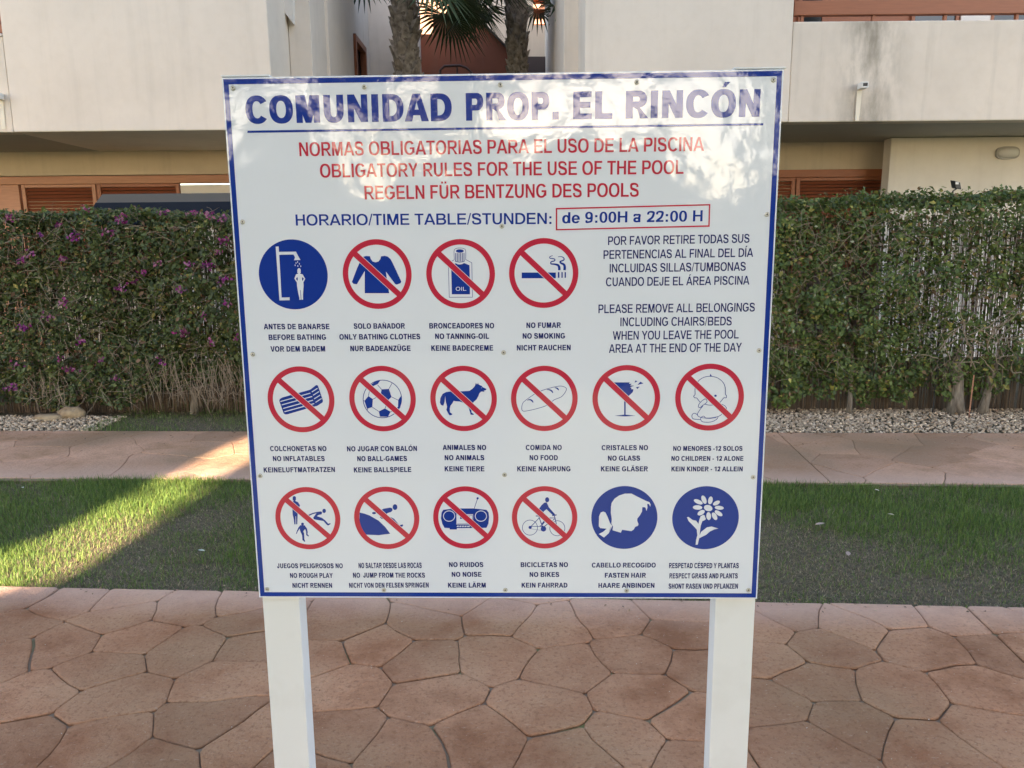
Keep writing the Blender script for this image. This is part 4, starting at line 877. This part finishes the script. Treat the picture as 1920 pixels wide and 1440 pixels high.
    if acc == '`': a([(w / 2 - .20, 1.12), (w / 2 - .20, 1.22), (w / 2 - .05, 1.26), (w / 2 + .18, 1.14), (w / 2 + .18, 1.06), (w / 2 - .05, 1.16)])
    return A, w
GC = {}
def gtri(ch, s, t):
    k = (ch, s, t)
    if k not in GC:
        A, w = glyph(ch, s, t)
        if A:
            V2, keep, K = flat(A, ch, [0]); GC[k] = ([(v.x / K, v.y / K) for v in V2], keep[0], w)
        else: GC[k] = ([], [], w)
    return GC[k]
def text(s, x0, y0, x1, y1, cap, mt, st=.20, tt=.165, label=None):
    """one line of print: baseline from (x0,y0) to (x1,y1) and capital height, as measured"""
    u0, v0 = UV(x0, y0); u1, v1 = UV(x1, y1); mx, my = (x0 + x1) / 2, (y0 + y1) / 2
    ch = UV(mx, my - cap)[1] - UV(mx, my)[1]; V_, F_ = [], []; pen = 0
    for c in s:
        vs, fs, w = gtri(c, st, tt); n = len(V_); V_ += [(pen + x, y) for x, y in vs]; F_ += [tuple(i + n for i in f) for f in fs]; pen += w
    a, b_ = min(v[0] for v in V_), max(v[0] for v in V_); k = (u1 - u0) / (b_ - a)
    me = mesh('lettering', [(u0 + (x - a) * k, PZ, v0 + (v1 - v0) * (x - a) / (b_ - a) + y * ch) for x, y in V_], F_); me.materials.append(mt)
    o = bpy.data.objects.new('lettering', me); C.objects.link(o); o.parent = SIGN
    if label: o['label'] = label
    return o
for w_, a_, b_ in (('COMUNIDAD', 462, 847.5), ('PROP.', 874, 1047.7), ('EL', 1074.5, 1148), ('RINCÓN', 1173, 1424)):
    text(w_, a_, 231.9 - (a_ - 462) * .0134, b_, 231.9 - (b_ - 462) * .0134, 52, M_blue, .285, .205, 'large bold blue title word')
R1 = dict(mt=M_red, st=.205, tt=.145)
text('NORMAS OBLIGATORIAS PARA EL USO DE LA PISCINA', 561.8, 293, 1320, 283, 26.2, label='red Spanish heading line', **R1)
text('OBLIGATORY RULES FOR THE USE OF THE POOL', 600.6, 333, 1281.5, 326, 25.8, label='red English heading line', **R1)
text('REGELN FÜR BENTZUNG DES POOLS', 684, 374, 1197.5, 368.8, 25.8, label='red German heading line', **R1)
text('HORARIO/TIME TABLE/STUNDEN:', 555, 423, 1034, 420, 21, M_blue, .185, .15, 'blue opening hours line')
text('de 9:00H a 22:00 H', 1054, 418.7, 1317, 415, 20.8, M_blue, .20, .155, 'blue opening hours in the red frame')
for s_, a0, b0, a1, b1 in (('POR FAVOR RETIRE TODAS SUS', 1140, 459.6, 1405, 455), ('PERTENENCIAS AL FINAL DEL DÍA', 1131.5, 485.6, 1412, 481.5), ('INCLUIDAS SILLAS/TUMBONAS', 1143, 511, 1398, 507.5), ('CUANDO DEJE EL ÁREA PISCINA', 1136, 536.7, 1405, 533.5),
                           ('PLEASE REMOVE ALL BELONGINGS', 1122, 587.3, 1415, 584), ('INCLUDING CHAIRS/BEDS', 1163, 611.7, 1371.7, 610), ('WHEN YOU LEAVE THE POOL', 1148.8, 637.3, 1384.8, 634.6), ('AREA AT THE END OF THE DAY', 1141.5, 661.7, 1390.4, 659)):
    text(s_, a0, b0, a1, b1, 16.3, M_navy, .19, .145)
for s_, a0, b0, a1, b1, cp in (
    ('ANTES DE BANARSE', 494.8, 617.4, 618, 617.3, 10.2), ('BEFORE BATHING', 504, 637.5, 611.6, 637, 10.2), ('VOR DEM BADEM', 507.5, 659.4, 610, 659, 10.2),
    ('SOLO BAÑADOR', 663.5, 616.5, 759.7, 616.1, 10.2), ('ONLY BATHING CLOTHES', 636.5, 636.8, 788, 636, 10.2), ('NUR BADEANZÜGE', 657, 658.5, 770, 658, 10.2),
    ('BRONCEADORES NO', 805, 616, 926.6, 615.6, 10.2), ('NO TANNING-OIL', 816, 635.6, 917, 635.3, 10.2), ('KEINE BADECREME', 808.7, 657.8, 924.7, 657.4, 10.2),
    ('NO FUMAR', 987, 615, 1052, 614.6, 10.2), ('NO SMOKING', 980, 635, 1059.4, 634.7, 10.2), ('NICHT RAUCHEN', 969, 657.2, 1070, 656.6, 10.2),
    ('COLCHONETAS NO', 506.7, 845.8, 612.5, 845.8, 9.5), ('NO INFLATABLES', 512, 864.5, 609, 864.5, 9.5), ('KEINELUFTMATRATZEN', 494.7, 885.8, 628.3, 885, 9.5),
    ('NO JUGAR CON BALÓN', 650.8, 846.3, 782, 845.5, 9.5), ('NO BALL-GAMES', 670, 864.7, 763.3, 864.3, 9.5), ('KEINE BALLSPIELE', 663.7, 885.8, 771.3, 885, 9.5),
    ('ANIMALES NO', 830, 843.7, 911.7, 843.7, 9.5), ('NO ANIMALS', 833.8, 862.8, 908, 862.8, 9.5), ('KEINE TIERE', 833.8, 883.7, 908.3, 883.7, 9.5),
    ('COMIDA NO', 985.8, 843.7, 1053.3, 843.7, 9.5), ('NO FOOD', 993, 862.8, 1046, 862.8, 9.5), ('KEINE NAHRUNG', 969.7, 883.7, 1069.7, 883.7, 9.5),
    ('CRISTALES NO', 1127.9, 844, 1215, 844, 9.4), ('NO GLASS', 1139.7, 863.7, 1200, 863.7, 9.4), ('KEINE GLÄSER', 1126.6, 883.7, 1215, 883.7, 9.4),
    ('NO MENORES -12 SOLOS', 1262, 845.3, 1392, 845.3, 9), ('NO CHILDREN - 12 ALONE', 1258.7, 864, 1393.7, 864, 9), ('KEIN KINDER - 12 ALLEIN', 1258.7, 883.7, 1392.4, 883.7, 9),
    ('JUEGOS PELIGROSOS NO', 519.8, 1065.3, 643, 1065.3, 9), ('NO ROUGH PLAY', 544, 1083.4, 624.3, 1083.4, 9), ('NICHT RENNEN', 548.7, 1102, 623, 1102, 9),
    ('NO SALTAR DESDE LAS ROCAS', 672.5, 1065.3, 790.8, 1064.9, 10), ('NO  JUMP FROM THE ROCKS', 662, 1083, 797, 1083, 9.2), ('NICHT VON DEN FELSEN SPRINGEN', 654.8, 1102, 804, 1101.4, 9.2),
    ('NO RUIDOS', 842, 1063, 906.3, 1063, 9), ('NO NOISE', 847, 1081.3, 903, 1081.3, 9), ('KEINE LÄRM', 840, 1101.6, 911, 1101.6, 9),
    ('BICICLETAS NO', 976.3, 1063.2, 1065, 1063.2, 9), ('NO BIKES', 993, 1081.6, 1048.5, 1081.6, 9), ('KEIN FAHRRAD', 978, 1101.6, 1064, 1101.6, 9),
    ('CABELLO RECOGIDO', 1109.5, 1064, 1229.5, 1064, 9), ('FASTEN HAIR', 1134, 1083, 1211.3, 1083, 9), ('HAARE ANBINDEN', 1121.9, 1102, 1227, 1102, 9),
    ('RESPETAD CÉSPED Y PLANTAS', 1254.3, 1065.3, 1385, 1065.3, 9.8), ('RESPECT GRASS AND PLANTS', 1255, 1084.4, 1383, 1084.4, 9.6), ('SHONT RASEN UND PFLANZEN', 1253.5, 1103.7, 1383.4, 1103.7, 9.6)):
    text(s_, a0, b0, a1, b1, cp, M_navy, .265, .20)

# ---- borders, rules and pictograms
BW = .0088
print_obj('border', [(rc(-HW, ZC - HH, HW, ZC + HH), 0), (rc(-HW + BW, ZC - HH + BW, HW - BW, ZC + HH - BW), -1)], [M_blue])
print_obj('underline', [([UV(464, 249.3), UV(1431, 235), UV(1431, 231), UV(464, 245)], 0)], [M_blue])
print_obj('time_frame', [([UV(1042, 432), UV(1330.5, 425.2), UV(1331.8, 382.6), UV(1042, 390)], 0), ([UV(1044.8, 429.4), UV(1328, 422.4), UV(1329.2, 385.3), UV(1044.8, 392.8)], -1)], [M_red])
def crop(ox, oy, s): return lambda p: UV(ox + p[0] / s, oy + p[1] / s)
k3, k4, k6, k7, k8 = crop(440, 420, 5.333), crop(780, 420, 5.333), crop(480, 670, 6), crop(790, 670, 6), crop(1090, 670, 5.333)
d1, d2, d3 = crop(480, 890, 5.647), crop(790, 890, 5.647), crop(1090, 890, 5.647)
def disc(c, r, n=72): return [(c[0] + r * math.cos(2 * pi * i / n), c[1] + r * math.sin(2 * pi * i / n)) for i in range(n)]
class Pic:
    def __init__(s, k, x0, x1, y0, y1):
        s.k = k; s.c = k(((x0 + x1) / 2, (y0 + y1) / 2)); a = k((x0, (y0 + y1) / 2)); b_ = k((x1, (y0 + y1) / 2)); c_ = k(((x0 + x1) / 2, y0)); d_ = k(((x0 + x1) / 2, y1))
        s.r = (b_[0] - a[0] + c_[1] - d_[1]) / 4; s.L = []; s.u = (b_[0] - a[0]) / (x1 - x0)
    def poly(s, pts, c=0, sm=0): s.L.append(([s.k(p) for p in (cr(pts, sm, True) if sm else pts)], c)); return s
    def line(s, pts, w, c=0, sm=0):
        q = [s.k(p) for p in (cr(pts, sm) if sm else pts)]; ww = [x * s.u for x in w] if isinstance(w, (list, tuple)) else w * s.u
        if sm or isinstance(w, (list, tuple)): s.L.append((ribbon(q, ww), c))
        else:
            for a, b_ in zip(q, q[1:]): s.L.append((ribbon([a, b_], ww), c))
            for a in q[1:-1]: s.L.append((disc(a, ww / 2, 8), c))
        return s
    def loop(s, pts, w, c=0, sm=6):
        q = cr([s.k(p) for p in pts], sm, True)
        n = len(q)
        for i in range(0, n): 
            a, b_ = q[i], q[(i + 1) % n]; s.L.append((ribbon([a, b_], w * s.u), c)); s.L.append((disc(a, w * s.u / 2, 6), c))
        return s
    def ell(s, cx, cy, rx, ry, c=0, rot=0, n=24):
        a = R(rot); s.L.append(([s.k((cx + rx * math.cos(t) * math.cos(a) - ry * math.sin(t) * math.sin(a), cy + rx * math.cos(t) * math.sin(a) + ry * math.sin(t) * math.cos(a))) for t in [2 * pi * i / n for i in range(n)]], c)); return s
    def ring(s):
        s.L.append((disc(s.c, s.r), 1)); s.L.append((disc(s.c, s.r * .842), -1)); return s
    def bar(s):
        a = R(-43.4); d = (math.cos(a), math.sin(a)); r = s.r
        for hw, c in ((.098, -1), (.083, 1)):
            n_ = (-d[1] * r * hw, d[0] * r * hw); e = r * .90; s.L.append(([(s.c[0] - d[0] * e - n_[0], s.c[1] - d[1] * e - n_[1]), (s.c[0] + d[0] * e - n_[0], s.c[1] + d[1] * e - n_[1]), (s.c[0] + d[0] * e + n_[0], s.c[1] + d[1] * e + n_[1]), (s.c[0] - d[0] * e + n_[0], s.c[1] - d[1] * e + n_[1])], c))
        s.L.append((disc(s.c, s.r), 2)); return s
    def done(s, label):
        L_ = s.L
        if any(c == 2 for _, c in L_):        # redraw the ring last, over figure and bar
            L_ = [q for q in L_ if q[1] != 2]; n = 72; o_, i_ = disc(s.c, s.r, n), disc(s.c, s.r * .842, n)
            for j in range(n): L_.append(([o_[j], o_[(j + 1) % n], i_[(j + 1) % n], i_[j]], 1))
        print_obj('pictogram', L_, [M_blue, M_red], label); return s
    def blue(s): s.L.append((disc(s.c, s.r), 0)); return s
p = Pic(k3, 240, 932, 158, 855).blue()
p.poly([(410, 226), (440, 224), (443, 278), (612, 276), (658, 360), (594, 362), (604, 333), (588, 305), (446, 308), (470, 735), (550, 733), (550, 762), (448, 764)], -1)
for x, y in ((630, 380), (614, 390), (648, 398), (605, 412), (632, 420), (661, 422)): p.ell(x, y, 4.5, 9, -1, -8, 10)
p.ell(644, 466, 17, 25, -1).poly([(628, 470), (660, 470), (662, 490), (626, 490)], -1)
p.poly([(636, 488), (652, 488), (658, 498), (680, 503), (706, 548), (688, 582), (690, 620), (684, 700), (684, 757), (668, 757), (667, 742), (659, 660), (655, 660), (661, 742), (662, 757), (647, 757), (648, 740), (636, 690), (624, 620), (622, 584), (597, 546), (614, 503), (634, 497)], -1)
p.poly([(628, 530), (613, 547), (628, 570), (632, 550)], 0).poly([(677, 530), (692, 547), (678, 572), (673, 550)], 0).done('blue shower symbol')
p = Pic(k3, 1082, 1768, 153, 853).ring()
p.poly([(1275, 332), (1310, 320), (1352, 322), (1361, 350), (1380, 375), (1408, 383), (1438, 375), (1457, 350), (1463, 324), (1500, 318), (1532, 326), (1560, 352), (1590, 410), (1666, 575), (1660, 592), (1620, 606), (1605, 600), (1512, 475), (1525, 575), (1546, 692), (1301, 692), (1301, 470), (1222, 603), (1190, 598), (1172, 580), (1225, 440), (1250, 385), (1258, 350)]).bar().done('crossed out blue shirt symbol')
p = Pic(k4, 103, 789, 152, 848).ring()
p.line([(380, 275), (384, 257), (397, 246), (415, 241), (437, 240), (460, 241), (480, 246), (493, 256), (498, 275), (497, 355), (558, 388), (565, 732), (333, 733), (325, 460), (325, 390), (383, 357), (380, 275)], 4.5)
p.ell(438, 270, 40, 17)
for x in (397, 413, 430, 446, 463, 480): p.poly(rc(x - 3.5, 290, x + 3.5, 374))
p.line([(390, 368), (400, 376), (437, 382), (475, 376), (487, 368)], 6)
p.poly([(352, 425), (398, 391), (415, 402), (437, 405), (462, 401), (480, 390), (535, 412), (540, 703), (358, 703)])
def ptext(p, s, x0, y0, x1, cap, st, c=-1):
    A = []; pen = 0
    for ch in s: G_, w = glyph(ch, st, st); A += [(type(q)([(x + pen, y) for x, y in q]), cc) for q, cc in G_]; pen += w + .08
    xs_ = [x for q, _ in A for x, _ in q]; a, b_ = min(xs_), max(xs_)
    for q, cc in A: p.L.append((type(q)([p.k((x0 + (x - a) / (b_ - a) * (x1 - x0), y0 - y * cap)) for x, y in q]), c if cc == 0 else 0))
ptext(p, 'OIL', 398, 667, 503, 38, .14); p.bar().done('crossed out tanning oil bottle symbol')
p = Pic(k4, 933, 1620, 140, 845).ring()
p.poly(rc(1057, 485, 1398, 543))
for x0_, x1_ in ((1419, 1434), (1454, 1467), (1486, 1499)): p.poly(rc(x0_, 481, x1_, 538))
p.line([(1432, 462), (1432, 435), (1420, 412), (1385, 402), (1350, 398), (1352, 378), (1385, 368), (1384, 350), (1342, 343), (1338, 328), (1366, 316)], [25, 25, 22, 16, 13, 11, 11, 10, 9, 8, 5], 0, 4)
p.line([(1485, 462), (1487, 430), (1478, 405), (1448, 390), (1443, 375), (1475, 362), (1480, 345), (1460, 328), (1420, 328)], [25, 25, 22, 17, 14, 12, 10, 8, 5], 0, 4).bar().done('crossed out burning cigarette symbol')
p = Pic(k6, 128, 885, 107, 843).ring()
p.poly([(262, 490), (268, 468), (300, 450), (605, 365), (618, 358), (675, 313), (688, 311), (698, 322), (755, 490), (748, 508), (690, 545), (640, 558), (350, 642), (328, 642), (310, 628)])
for a0, a1 in (((275, 497), (612, 402)), ((290, 535), (632, 440)), ((305, 575), (642, 482)), ((320, 612), (655, 520)), ((628, 390), (692, 348)), ((642, 427), (708, 385)), ((655, 467), (722, 425)), ((670, 507), (738, 462))): p.line([a0, a1], 10, -1)
p.bar().done('crossed out inflatable mattress symbol')
p = Pic(k6, 1047, 1800, 100, 833).ring()
p.ell(1422, 468, 220, 216, 0, 0, 48).ell(1422, 468, 212, 208, -1, 0, 48)
for q in ([(1413, 360), (1495, 355), (1525, 445), (1480, 487), (1400, 430)], [(1265, 435), (1315, 470), (1308, 560), (1250, 578), (1220, 490)], [(1382, 608), (1450, 575), (1515, 612), (1485, 667), (1395, 667)], [(1633, 430), (1640, 500), (1620, 570), (1575, 610), (1560, 600), (1598, 555), (1600, 480)], [(1288, 312), (1340, 273), (1400, 258), (1370, 300), (1305, 330)]): p.poly(q)
for q in ([(1413, 360), (1368, 310)], [(1495, 355), (1530, 292)], [(1525, 445), (1600, 482)], [(1480, 487), (1452, 577)], [(1400, 430), (1315, 470)], [(1265, 435), (1275, 385), (1303, 330)], [(1308, 560), (1382, 608)], [(1220, 490), (1204, 485)], [(1250, 578), (1262, 592)], [(1515, 612), (1570, 605)]): p.line(q, 6)
p.bar().done('crossed out football symbol')
p = Pic(k7, 100, 850, 98, 832).ring()
p.poly([(613, 287), (627, 305), (638, 287), (645, 305), (680, 322), (690, 335), (733, 355), (728, 368), (703, 375), (712, 388), (690, 385), (672, 385), (655, 402), (640, 440), (620, 475), (590, 500), (575, 525), (560, 560), (565, 620), (592, 640), (585, 648), (555, 645), (545, 610), (535, 575), (500, 530), (470, 510), (430, 497), (385, 494), (365, 488), (350, 515), (328, 545), (320, 575), (322, 618), (348, 636), (345, 648), (320, 653), (305, 635), (282, 590), (290, 555), (275, 500), (268, 430), (262, 500), (247, 545), (222, 535), (208, 510), (215, 455), (240, 410), (280, 390), (330, 383), (450, 382), (540, 377), (575, 353), (603, 322)])
p.ell(677, 343, 4, 3, -1, 0, 8).bar().done('crossed out dog symbol')
p = Pic(k7, 1008, 1758, 97, 832).ring()
p.loop([(1130, 580), (1137, 525), (1165, 490), (1260, 422), (1330, 385), (1390, 362), (1450, 345), (1510, 330), (1570, 323), (1618, 337), (1633, 360), (1610, 405), (1570, 447), (1500, 475), (1460, 505), (1400, 545), (1300, 577), (1200, 600), (1145, 604)], 6, 0, 5)
for q in ([(1190, 482), (1222, 476), (1245, 488), (1258, 508)], [(1412, 362), (1445, 366), (1468, 380), (1480, 402)], [(1500, 342), (1520, 345), (1535, 355), (1546, 370)]): p.line(q, [5, 14, 17, 8], 0, 4)
p.bar().done('crossed out bread loaf symbol')
p = Pic(k8, 110, 788, 80, 740).ring()
p.poly([(315, 250), (485, 250), (476, 263), (503, 265), (488, 281), (528, 283), (486, 300), (502, 303), (497, 317), (521, 320), (515, 347), (462, 398)])
p.poly(rc(428, 390, 443, 576)).poly([(330, 584), (428, 573), (443, 573), (543, 584), (443, 591), (428, 591)])
for q in ([(543, 229), (560, 243), (532, 252)], [(590, 244), (622, 260), (560, 276)], [(543, 300), (583, 292), (562, 316)]): p.poly(q)
p.bar().done('crossed out broken glass symbol')
p = Pic(k8, 933, 1630, 70, 730).ring()
p.loop([(1160, 250), (1200, 212), (1250, 193), (1310, 191), (1370, 210), (1420, 255), (1440, 310), (1440, 365), (1452, 385), (1447, 405), (1425, 405), (1400, 435), (1368, 462), (1300, 478), (1240, 470), (1190, 450), (1155, 408), (1135, 405), (1122, 388), (1137, 370), (1137, 310)], 6, 0, 4)
p.poly([(1290, 163), (1283, 192), (1308, 193)]).ell(1341, 384, 13, 11)
p.poly([(1238, 415), (1200, 440), (1175, 470), (1170, 495), (1190, 502), (1215, 480), (1252, 452), (1255, 432)], -1, 3)
for q in ([(1238, 415), (1200, 440), (1175, 470), (1170, 495), (1190, 502), (1215, 480), (1252, 452), (1255, 432)], ): p.loop(q, 6, 0, 3)
for q in ([(1215, 485), (1185, 525), (1160, 575), (1200, 602), (1290, 606), (1370, 590), (1405, 568)], [(1385, 465), (1425, 478), (1450, 503), (1450, 530), (1440, 545)], [(1165, 580), (1140, 560), (1115, 565), (1105, 590), (1122, 616), (1195, 622)], [(1240, 605), (1225, 588), (1200, 597), (1193, 620), (1215, 645), (1290, 647), (1345, 625), (1368, 598)], [(1240, 608), (1290, 610), (1350, 600)]): p.line(q, [6, 6], 0, 4)
p.bar().done('crossed out small child symbol')
p = Pic(d1, 205, 892, 133, 792).ring()
p.ell(406, 248, 18, 22).poly([(390, 250), (422, 250), (424, 270), (388, 270)])
p.poly([(398, 268), (414, 268), (420, 280), (445, 290), (467, 325), (455, 350), (441, 375), (441, 440), (437, 525), (426, 525), (424, 440), (419, 440), (418, 525), (406, 525), (400, 470), (388, 420), (386, 375), (385, 340), (382, 290), (395, 280)])
p.ell(722, 383, 19, 23).poly([(548, 432), (560, 422), (600, 405), (650, 393), (690, 388), (702, 400), (695, 420), (665, 425), (645, 438), (700, 458), (735, 485), (765, 518), (788, 513), (790, 522), (765, 538), (750, 530), (715, 490), (640, 478), (612, 470), (606, 455), (640, 408), (600, 418), (565, 435)])
p.ell(493, 522, 15, 15).poly([(470, 535), (515, 535), (540, 570), (548, 610), (545, 630), (562, 648), (555, 655), (533, 640), (530, 600), (520, 575), (500, 600), (510, 620), (512, 680), (522, 705), (513, 710), (492, 690), (488, 640), (470, 600), (462, 570), (440, 605), (435, 622), (423, 628), (432, 598), (450, 558)])
p.bar().done('crossed out rough play figures symbol')
p = Pic(d1, 1040, 1728, 128, 790).ring()
p.poly([(1097, 400), (1150, 412), (1200, 430), (1300, 487), (1370, 555), (1422, 625), (1300, 640), (1165, 635), (1120, 570), (1095, 500)])
p.ell(1472, 343, 25, 31).ell(1250, 406, 21, 12).poly([(1290, 415), (1320, 378), (1350, 360), (1420, 348), (1443, 355), (1446, 378), (1430, 395), (1395, 405), (1370, 430), (1330, 450)])
p.poly([(1312, 450), (1340, 425), (1400, 438), (1460, 465), (1520, 535), (1550, 526), (1560, 533), (1550, 550), (1512, 552), (1465, 505), (1400, 480), (1330, 467)]).bar().done('crossed out figure leaping from a rock symbol')
p = Pic(d2, 128, 813, 122, 788).ring()
p.poly([(232, 372), (310, 362), (400, 357), (550, 357), (690, 372), (712, 400), (718, 450), (710, 520), (690, 562), (540, 565), (378, 565), (375, 580), (300, 580), (300, 565), (245, 562), (222, 520), (208, 460), (215, 400)])
for cx in (294, 631): p.ell(cx, 438, 64, 59, -1, 0, 32).ell(cx, 438, 56, 51, 0, 0, 32)
p.poly(rc(372, 418, 548, 527), -1).line([(385, 428), (540, 428), (545, 518), (380, 520)], 4).poly(rc(410, 440, 512, 468))
for x0_, x1_ in ((376, 397), (403, 424), (430, 451), (457, 478), (484, 512)): p.poly([(x0_ + 3, 540), (x1_ + 3, 540), (x1_ - 2, 553), (x0_ - 2, 553)], -1)
p.line([(560, 360), (596, 250)], 6).ell(596, 250, 12, 12).bar().done('crossed out portable radio symbol')
p = Pic(d2, 960, 1650, 122, 785).ring()
for cx, cy in ((1150, 560), (1440, 567)): p.loop([(cx + 80 * math.cos(t), cy + 80 * math.sin(t)) for t in [2 * pi * i / 24 for i in range(24)]], 6, 0, 1)
p.ell(1152, 558, 17, 17).ell(1445, 565, 15, 15).ell(1293, 573, 29, 29)
for q, w in (([(1152, 558), (1245, 460)], 8), ([(1243, 440), (1285, 560)], 9), ([(1258, 458), (1412, 458)], 8), ([(1285, 560), (1412, 468)], 8), ([(1408, 430), (1440, 565)], 9), ([(1152, 548), (1290, 548)], 6), ([(1152, 572), (1290, 592)], 3), ([(1212, 437), (1262, 437)], 10), ([(1385, 433), (1432, 425)], 12), ([(1330, 460), (1275, 530)], 18), ([(1255, 542), (1292, 546)], 12), ([(1268, 395), (1330, 455)], 24)): p.line(q, w)
p.ell(1332, 265, 22, 27).poly([(1240, 370), (1270, 325), (1300, 297), (1325, 292), (1340, 320), (1350, 345), (1415, 418), (1400, 436), (1325, 365), (1300, 385), (1285, 405), (1250, 398)]).bar().done('crossed out cyclist symbol')
p = Pic(d3, 105, 805, 122, 788).blue()
p.poly([(320, 300), (350, 255), (400, 220), (460, 200), (530, 199), (600, 235), (680, 275), (720, 290), (733, 315), (730, 340), (715, 310), (697, 308), (700, 345), (690, 385), (680, 350), (665, 343), (645, 345), (642, 390), (620, 430), (592, 465), (592, 490), (605, 522), (600, 540), (570, 552), (555, 580), (530, 597), (432, 583), (418, 614), (330, 588), (335, 548), (318, 517), (322, 470), (312, 400), (314, 340)], -1)
p.poly([(232, 390), (255, 400), (275, 440), (305, 515), (328, 540), (318, 562), (290, 620), (240, 665), (185, 628), (230, 605), (268, 572), (200, 565), (185, 545), (188, 440), (205, 400)], -1).line([(312, 555), (296, 600)], 3, 0).done('blue tied back hair symbol')
p = Pic(d3, 960, 1668, 125, 790).blue()
for x, y, a, b_, r_ in ((1298, 264, 47, 24, 68), (1366, 272, 42, 24, -78), (1430, 300, 40, 21, -28), (1460, 350, 48, 21, 5), (1453, 408, 47, 22, 33), (1410, 440, 44, 24, 62), (1348, 438, 42, 25, 85), (1268, 402, 42, 24, -30), (1230, 347, 50, 24, 3), (1238, 287, 50, 22, 24)): p.ell(x, y, a, b_, -1, r_)
p.ell(1343, 353, 52, 38, 0, 15).ell(1343, 353, 46, 32, -1, 15)
p.poly([(1262, 440), (1290, 425), (1305, 430), (1318, 472), (1300, 485), (1282, 490), (1264, 540), (1256, 600), (1252, 640), (1268, 605), (1330, 557), (1380, 548), (1450, 570), (1410, 578), (1360, 602), (1320, 637), (1248, 672), (1232, 740), (1210, 742), (1215, 690), (1228, 640), (1222, 580), (1175, 530), (1135, 490), (1118, 450), (1135, 447), (1180, 480), (1215, 487), (1240, 520), (1248, 480)], -1).done('blue daisy flower symbol')

# ---- rivets
RV = None
for px, py in ((437, 165), (683, 163), (938, 159), (1194, 154), (1450, 150), (455, 416), (941, 424), (1438, 402), (474, 664), (944.3, 661), (1423, 657), (488, 892), (946, 890), (1412, 894.4), (501, 1104), (720, 1106), (947.5, 1106), (1175, 1107), (1403, 1106)):
    if RV is None:
        b = B(); k = 16; prof = [(.0044, 0), (.0044, -.0006), (.0036, -.0014), (.0022, -.0018), (.0014, -.0014), (.0012, -.0010)]
        b.add([(r_ * math.cos(2 * pi * j / k), y, r_ * math.sin(2 * pi * j / k)) for r_, y in prof for j in range(k)], [(i * k + j, i * k + (j + 1) % k, (i + 1) * k + (j + 1) % k, (i + 1) * k + j) for i in range(len(prof) - 1) for j in range(k)])
        RV = mesh('rivet', b.v, b.f, True); RV.materials.append(M_rivet)
        b = B(); b.add([(.0016 * math.cos(2 * pi * j / 8), -.0012, .0016 * math.sin(2 * pi * j / 8)) for j in range(8)], [tuple(range(8))]); RC = mesh('rivet_core', b.v, b.f); RC.materials.append(M_mandrel)
    u, v = UV(px, py); o = bpy.data.objects.new('rivet', RV); C.objects.link(o); o.parent = SIGN; o.location = (u, -.0003, v)
    c_ = bpy.data.objects.new('rivet_core', RC); C.objects.link(c_); c_.parent = o
